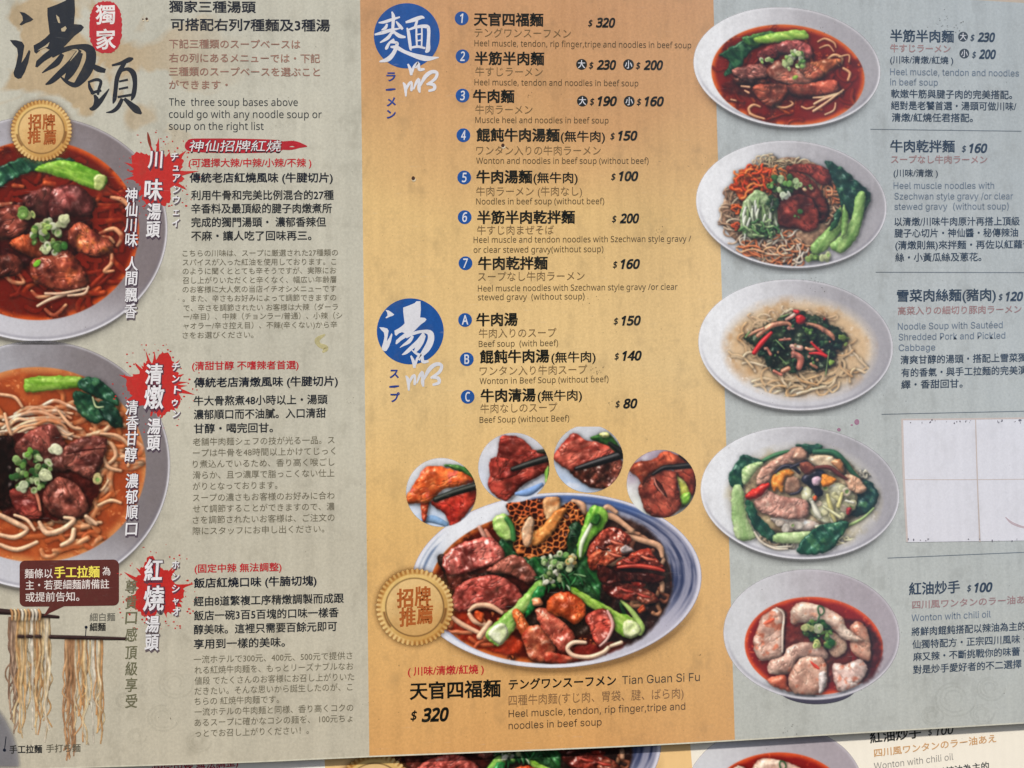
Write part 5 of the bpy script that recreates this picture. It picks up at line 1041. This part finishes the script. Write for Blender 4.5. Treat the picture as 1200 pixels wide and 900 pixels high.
    p.org, p.sc = (0, 0), 1; inset(689.5, 537.5, 40.5, (206, 208, 214), (180, 196, 220)); p.org, p.sc = (630, 490), 4.736
    p.blob([(290, 112), (340, 88), (400, 92), (452, 150), (440, 200), (380, 150)], (30, 76, 30), (70, 120, 50), 'bok_choy_leaf'); p.blob([(340, 90), (380, 76), (400, 100), (360, 110)], (216, 220, 130), (230, 230, 160), 'bok_choy_stem')
    p.blob([(180, 292), (300, 262), (460, 232), (468, 320), (420, 392), (300, 386), (244, 352)], (66, 26, 20), (126, 62, 46), ns=4, namp=2.5, bev=6, h=5, spec=.45); p.blob([(88, 225), (130, 150), (200, 82), (262, 122), (330, 130), (402, 162), (424, 200), (330, 240), (250, 272), (182, 292)], (170, 54, 42), (214, 106, 86), bev=6, h=4, spec=.3, fibre=(-.3, 4))
    p.tube([(215, 280, 12), (320, 248, 20), (475, 200, 24)], (22, 22, 24), 'chopstick', spec=.35); p.tube([(400, 140, 10), (470, 190, 18)], (22, 24, 22), 'chopstick')
    p.org, p.sc = (0, 0), 1; inset(775, 567, 40.5, (176, 160, 176), (226, 228, 220)); p.org, p.sc = (630, 490), 4.736
    p.blob([(770, 310), (800, 330), (850, 400), (830, 480), (790, 490), (790, 400)], (206, 206, 80), (226, 226, 130), 'bok_choy_stem'); p.blob([(790, 430), (845, 410), (840, 470), (800, 480)], (120, 180, 50), (150, 206, 80), 'bok_choy_leaf')
    p.blob([(760, 290), (860, 270), (880, 350), (860, 430), (820, 350), (780, 320)], (110, 36, 24), (160, 66, 46)); p.blob([(560, 380), (622, 320), (682, 290), (762, 300), (782, 400), (792, 500), (700, 558), (600, 520), (576, 450)], (126, 46, 34), (170, 80, 60), bev=6, h=5, spec=.2, ns=5)
    p.blob([(650, 330), (700, 390), (720, 440), (690, 420), (650, 380)], (60, 20, 16), (90, 36, 28), bev=3, sh=0); p.tube([(648, 336, 3), (660, 375, 4), (700, 425, 3)], (216, 140, 120), 'meat_slice', sh=0)
    p.blob([(508, 284), (560, 240), (640, 230), (700, 186), (764, 200), (842, 258), (700, 276), (622, 320), (585, 372), (560, 330)], (156, 56, 34), (206, 100, 66), bev=6, h=5, spec=.25, c3=(140, 50, 34)); p.tube([(640, 312, 8), (700, 276, 13), (770, 270, 15), (848, 262, 17)], (20, 18, 18), 'chopstick', spec=.3); p.tube([(790, 208, 8), (830, 232, 10)], (20, 18, 18), 'chopstick')
    p.org, p.sc, p.clip = (0, 0), 1, None
    return p.build('dish_picture', parent, mat, label)

def gold_badge(cx, cy, R, parent, mat, label, tx):
    p = Pic(cx - R - 5, cy - R - 5, cx + R + 5, cy + R + 6, (0, 0), 1, 91, .7); w = (slice(None), slice(None)); X, Y = p.X - cx, p.Y - cy; r_ = np.hypot(X, Y); a = np.arctan2(Y, X)
    teeth = .5 + .5 * np.cos(a * 48); d = R * (1 - .035 * teeth) - r_
    p.rgb[:] = (110, 76, 40); sh = .4 * np.exp(-np.clip(r_ - R, 0, 99) / 2); p.a[:] = np.where(sh > .03, sh, 0); p.id[:] = np.where(sh > .03, p.newid('badge_rim'), 0)
    con = .5 + .5 * np.cos(a * 2 + 1.2); n = vnoise(p.X, p.Y, 5, 4, 3)
    col = mixc((186, 134, 66), (226, 190, 124), ss(.2, .8, .6 * con + .4 * n)); col = mixc(col, (150, 98, 48), ss(.4, .9, teeth) * ss(.84, .92, r_ / R) * .8); col = mixc(col, (226, 196, 138), ss(.6, .0, teeth) * ss(.84, .92, r_ / R) * .5)
    p.comp(w, d, col, p.newid('badge_rim'))
    col = mixc((222, 186, 116), (196, 150, 84), ss(-.6, .7, (X + Y) / R)); p.comp(w, R * .85 - r_, col, p.newid('badge_rim'))
    dk = np.exp(-((r_ / R - .745) / .014) ** 2); q = ss(.1, .3, np.sin(a * 1 - 2.9)) ; p.rgb[:] = mixc(p.rgb, (70, 46, 26), dk * .85 + 0); p.rgb[:] = mixc(p.rgb, (96, 54, 26), np.exp(-((r_ / R - .80) / .03) ** 2) * .75 * ((a > 0.02) & (a < .55) | (a > 2.45) & (a < 3.0)))
    inner = mixc((222, 186, 128), (200, 156, 96), ss(-.7, .8, (X * .3 + Y) / R + .6 * (n - .5))); p.comp(w, R * .73 - r_, inner, p.newid('badge_face'))
    o = p.build('gold_badge', parent, mat, label, -.0007)
    for ch, x, y in tx: T(ch, x - R * .215, x + R * .215, y, R * .47, (168, 92, 44), .03, name='badge_character', y=-.0011, sl_=-.06)
    return o

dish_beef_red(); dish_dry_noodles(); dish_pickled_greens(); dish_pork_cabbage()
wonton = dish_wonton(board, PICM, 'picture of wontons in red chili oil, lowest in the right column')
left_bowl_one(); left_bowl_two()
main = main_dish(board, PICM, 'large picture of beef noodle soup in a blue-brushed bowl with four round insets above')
gold_badge(48.5, 153, 36, board, PICM, 'gold toothed badge over the upper left bowl', (('招', 40.7, 143.5), ('牌', 57.3, 143.5), ('推', 40, 160.5), ('薦', 58.5, 161.5)))
gb = gold_badge(486, 711.5, 45.5, board, PICM, 'larger gold toothed badge beside the big bowl', (('招', 474.7, 702), ('牌', 495.5, 699.5), ('推', 477.5, 724), ('薦', 498, 721)))
flush_text(board)

# the corner of one more printed bowl at the lower left edge
p = Pic(-60, 780, 34, 902, (0, 0), 1, 97); w = (slice(None), slice(None)); d, *_ = p.ell(-74, 905, 100, 112)
p.over(w, mixc((126, 124, 130), (158, 156, 156), ss(10, 0, d)), np.clip(d / 5, 0, 1) * .75 * ss(902, 896, p.Y)); p.id[p.a > .02] = p.newid('bowl')
p.build('dish_picture', board, PICM, 'grey edge of a further printed bowl at the lower left corner', -.0003)

# hanging noodles with chopsticks, lower left
p = Pic(-6, 708, 156, 904, (0, 640), 3.4625, 95)
rr = random.Random(12)
def hang(x0, x1, yt, yb, n, cols):
    for i in range(n):
        x = rr.uniform(x0, x1) * 3.4625; yb_ = yt + (yb - yt) * rr.uniform(.55, 1.02); pts = []; k = 9; am = rr.uniform(3, 20); ph = rr.uniform(0, 6)
        for j in range(k): 
            t = j / (k - 1); y = (yt + (yb_ - yt) * t - 640) * 3.4625
            pts.append((x + am * (t ** .8) * math.sin(ph + j * rr.uniform(1.0, 1.5)), y, rr.uniform(3.2, 5.2) * (1 - .3 * t)))
        p.tube(pts, rr.choice(cols), 'noodles', sh=.12, var=.3, spec=.05, amb=.7, dif=.4)
CN = ((224, 190, 140), (216, 168, 110), (230, 210, 176), (200, 148, 98), (228, 198, 150), (222, 210, 190))
hang(11, 20, 724, 862, 12, ((150, 116, 92), (130, 100, 84), (176, 146, 122))); hang(18, 58, 722, 868, 46, CN); hang(76, 90, 750, 888, 16, ((186, 138, 98), (206, 160, 116), (170, 124, 88))); hang(88, 122, 750, 876, 24, CN + ((206, 196, 172), (204, 200, 180)))
CH = (46, 30, 30)
p.tube([(0, 265, 12), (90, 272, 10), (160, 282, 9)], CH, 'chopstick'); p.tube([(150, 280, 9), (236, 288, 6)], CH, 'chopstick'); p.tube([(205, 368, 8), (360, 372, 8), (512, 376, 6)], CH, 'chopstick')
for x in (85, 120, 155): p.tube([(x - 8, 366, 7), (x + 8, 367, 7)], CH, 'chopstick')
for i in range(9): x = 45 + i * 14; p.tube([(x, 258, 5), (x + 6, 274, 7), (x + 4, 300, 4)], rr.choice(CN), 'noodles', sh=.3)
p.build('noodle_picture', board, PICM, 'picture of two bundles of noodles hanging from dark chopsticks', -.0005)
T('細白麵', 105, 135, 723.5, 9.5, (110, 108, 98), .008); T('細麵', 105, 124, 735, 9.5, (44, 44, 44), .02); T('手工拉麵', 11, 49.5, 878.5, 9.5, (44, 44, 44), .02); T('手打ち麵', 54, 94.5, 877.3, 9.5, (96, 92, 78), .008)
flush_text(board)
f = Flat(-.0006); f.disc(101, 735, 1.8, 1.8, 16); f.stroke([(101, 735, .5), (100.2, 746, .5)], -.00063); f.build('pointer_mark', ink(NV), board)
f = Flat(-.0006); f.disc(5.3, 879, 1.9, 1.9, 16); f.stroke([(5.3, 879, .5), (7.2, 863, .5)], -.00063); f.build('pointer_mark', ink(NV), board)

# ---- blank four-part patch pasted over the fourth dish text
patch = bpy.data.objects.new('paper_patch', None); COL.objects.link(patch)
tag(patch, 'blank white patch of four squares pasted over text on the right column', 'sticker')
PM = ramp_panel('patch_vinyl', [(0, (220, 217, 224)), (.5, (216, 217, 226)), (1, (220, 217, 224))], .45)
f = Flat(-.0016); f.stroke([(1056, 491.5, .9), (1100, 491.3, .9), (1200, 490, .9), (1235, 489.5, .9)]); f.stroke([(1057, 491, 1.1), (1059, 562, 1.3), (1063, 635, 1.1)], -.00162); f.stroke([(1143, 491, .6), (1145, 560, .7), (1148, 635, .8)], -.00164); f.stroke([(1058, 562, .35), (1148, 562, .4), (1236, 561, .35)], -.00166)
f.build('yellowed_glue_edge', ink((200, 186, 180), .6), patch)
for q in ([(1057, 492), (1142.9, 491.3), (1144.9, 561.7), (1059, 561.9)], [(1143.3, 491.2), (1232, 490), (1234, 560.8), (1145.4, 561.7)], [(1059.2, 562.2), (1145, 562.1), (1147, 634.2), (1062.5, 635.4)], [(1145.6, 562.0), (1234.4, 561.2), (1236, 633), (1149, 634.2)]):
    box('square', [P(*c) for c in q][::-1], -.0003, -.0001, PM, patch)
f = Flat(-.0017); f.stroke([(1178, 606, .5), (1186, 613, 1.4), (1200, 618, 1.2), (1212, 619, .5)]); f.build('stain', ink((206, 184, 190), .5, .7), patch)
rs = random.Random(21); f = Flat(-.0018)
for i in range(34):
    a = rs.random(); x, y = (1057 + a * 150, 493 + rs.uniform(-1, 3)) if i % 3 else (1060 + a * 150, 633 + rs.uniform(-1.5, 1.5)); f.disc(x, y, rs.uniform(.3, .9), rs.uniform(.3, 1.6), 8, -.0018 - i * 6e-6)
f.disc(1195, 492.5, 2.0, 1.4, 10, -.0021); f.build('grime_specks', ink((110, 102, 112), 1, .8), patch)

# ---- dents, nail holes, specks, magenta stains
def hole(px, py, r_):
    f = Flat(-.0010); f.disc(px + .6, py + 1.6, r_ * 1.15, r_ * 1.05, 14, -.00104); f.build('hole_highlight', ink((222, 206, 176)), board)  # pale disc paints the highlight on the hole's lower rim
    f = Flat(-.0011); f.disc(px, py, r_, r_ * 1.15, 14); f.build('nail_hole', ink((70, 46, 36)), board)
hole(484.3, 209, 2.1); hole(589.3, 170.5, 2.0); hole(172, 22.3, 1.5); hole(167.5, 22.6, .8)
f = Flat(-.0009); rs = random.Random(3); k = 0
for cx, cy, s_, n in ((200, 841, 1.6, 3), (700, 437, 4, 14), (770, 270, 3, 8), (690, 350, 8, 10), (1107, 25, 9, 16), (1120, 30, 5, 8), (955, 30, 12, 8), (927, 855, 5, 8), (955, 333, 8, 14), (620, 110, 3, 4), (716, 472, 2, 5), (820, 768, 1, 2), (798, 459, 1, 1), (410, 470, 3, 6), (900, 868, 8, 3)):
    for i in range(n): k += 1; f.disc(rs.gauss(cx, s_), rs.gauss(cy, s_ * .8), rs.uniform(.25, .9), rs.uniform(.25, .8), 8, -.0009 - k * 1e-6)
for i in range(420): k += 1; f.disc(rs.uniform(0, 1200), rs.uniform(0, 868), rs.uniform(.18, .55), rs.uniform(.18, .6), 7, -.0009 - k * 1e-6)
g = f.build('dirt_specks', ink((92, 80, 62), 1, .5), board); g['kind'] = 'stuff'
f = Flat(-.0009); f.disc(1004, 494.5, 3, 3.4, 16); f.disc(983, 503.5, 2.2, 2.2, 12); f.disc(998, 498, 1.6, 1, 12, -.00092); f.build('magenta_stain', ink((186, 110, 150), 1, .55), board)
f = Flat(-.0009); f.stroke([(381, 392, 1), (372, 398, 3), (374, 404, 2.6), (382, 408, 3.2), (378, 413, 1)]); f.build('yellow_smear', ink((206, 194, 130), 1, .5), board)

# ---------------------------------------------------------------- the second board behind and the wall
rear = bpy.data.objects.new('menu_board', None); COL.objects.link(rear)
tag(rear, 'brighter menu board behind, only its strip under the front board\'s lower edge showing', 'menu board', 'menu boards')
GAP = .0060
a1, b1 = (279, 666), (226, 901); a2, b2 = (1095, 690), (1053, 864)
A1, A2, B1, B2 = (Vector(P(*q)) for q in (a1, a2, b1, b2))
sc_ = (B2 - B1).length / (A2 - A1).length; an = math.atan2(*(B2 - B1).yx) - math.atan2(*(A2 - A1).yx)
M = Matrix.Rotation(an, 2) * sc_; off = B1 - M @ A1
rear.rotation_euler = (0, -an, 0); rear.scale = (sc_, 1, sc_); rear.location = (off.x, GAP, off.y)
f_out = [P(*p) for p in region(XL, XR)][::-1]
box('sheet', f_out, 0, .004, edge_m, rear)
KW = .12
M1 = ramp_panel('left_panel_print', [(0, (238, 232, 222)), (1, (238, 232, 222))], KW); M2 = ramp_panel('middle_panel_print', [(0, (236, 196, 136)), (1, (236, 196, 136))], KW); M3 = ramp_panel('right_panel_print', [(0, (242, 234, 218)), (1, (242, 234, 218))], KW)
for (xa, xb, m, n_) in ((XL, bx1, M1, 'left_panel'), (bx1, bx2, M2, 'middle_panel'), (bx2, XR, M3, 'right_panel')):
    f = Flat(-.0001); f.poly(region(xa, xb)); f.build(n_, m, rear)
def copy_to(o, parent):
    c = o.copy(); c.parent = parent; COL.objects.link(c)
    if c.type == 'MESH' and c.data.materials and c.data.materials[0] is PICM: c.material_slots[0].link = 'OBJECT'; c.material_slots[0].material = PICM_NEW
    for ch in list(o.children): copy_to(ch, c)
    return c
for o in (wonton, main, gb): copy_to(o, rear)
T('(固定中辣 無法調整)', 228, 330, 666.5, 10, (176, 30, 60), .016, wear=KW)
T('紅油炒手', 1065, 1125, 690.5, 14.5, (44, 44, 40), .018, wear=KW); T('$', 1133, 1138, 689.6, 7.4, (44, 44, 40), .008, slant=.2, wear=KW); T('100', 1142, 1163, 688.8, 10, (44, 44, 40), .02, slant=.2, wear=KW)
T('四川風ワンタンのラー油あえ', 1069, 1212, 709, 9.5, (206, 160, 110), .016, wear=KW); T('Wonton with chili oil', 1068, 1161, 724, 7.6, (150, 146, 140), .004, cjk=False, wear=KW, font='gro')
T('將鮮肉餛飩搭配以辣油為主的', 1068, 1202, 740.5, 10, (70, 72, 72), .014, wear=KW)
flush_text(rear)

wx0, wz0 = P(-400, 1100); wx1, wz1 = P(1600, -150)
wl = box('wall', [(wx0 - .3, wz0 - .2), (wx1 + .3, wz0 - .2), (wx1 + .3, wz1 + .2), (wx0 - .3, wz1 + .2)], .0118, .1118, wall_m); wl['kind'] = 'structure'
bpy.context.view_layer.update()
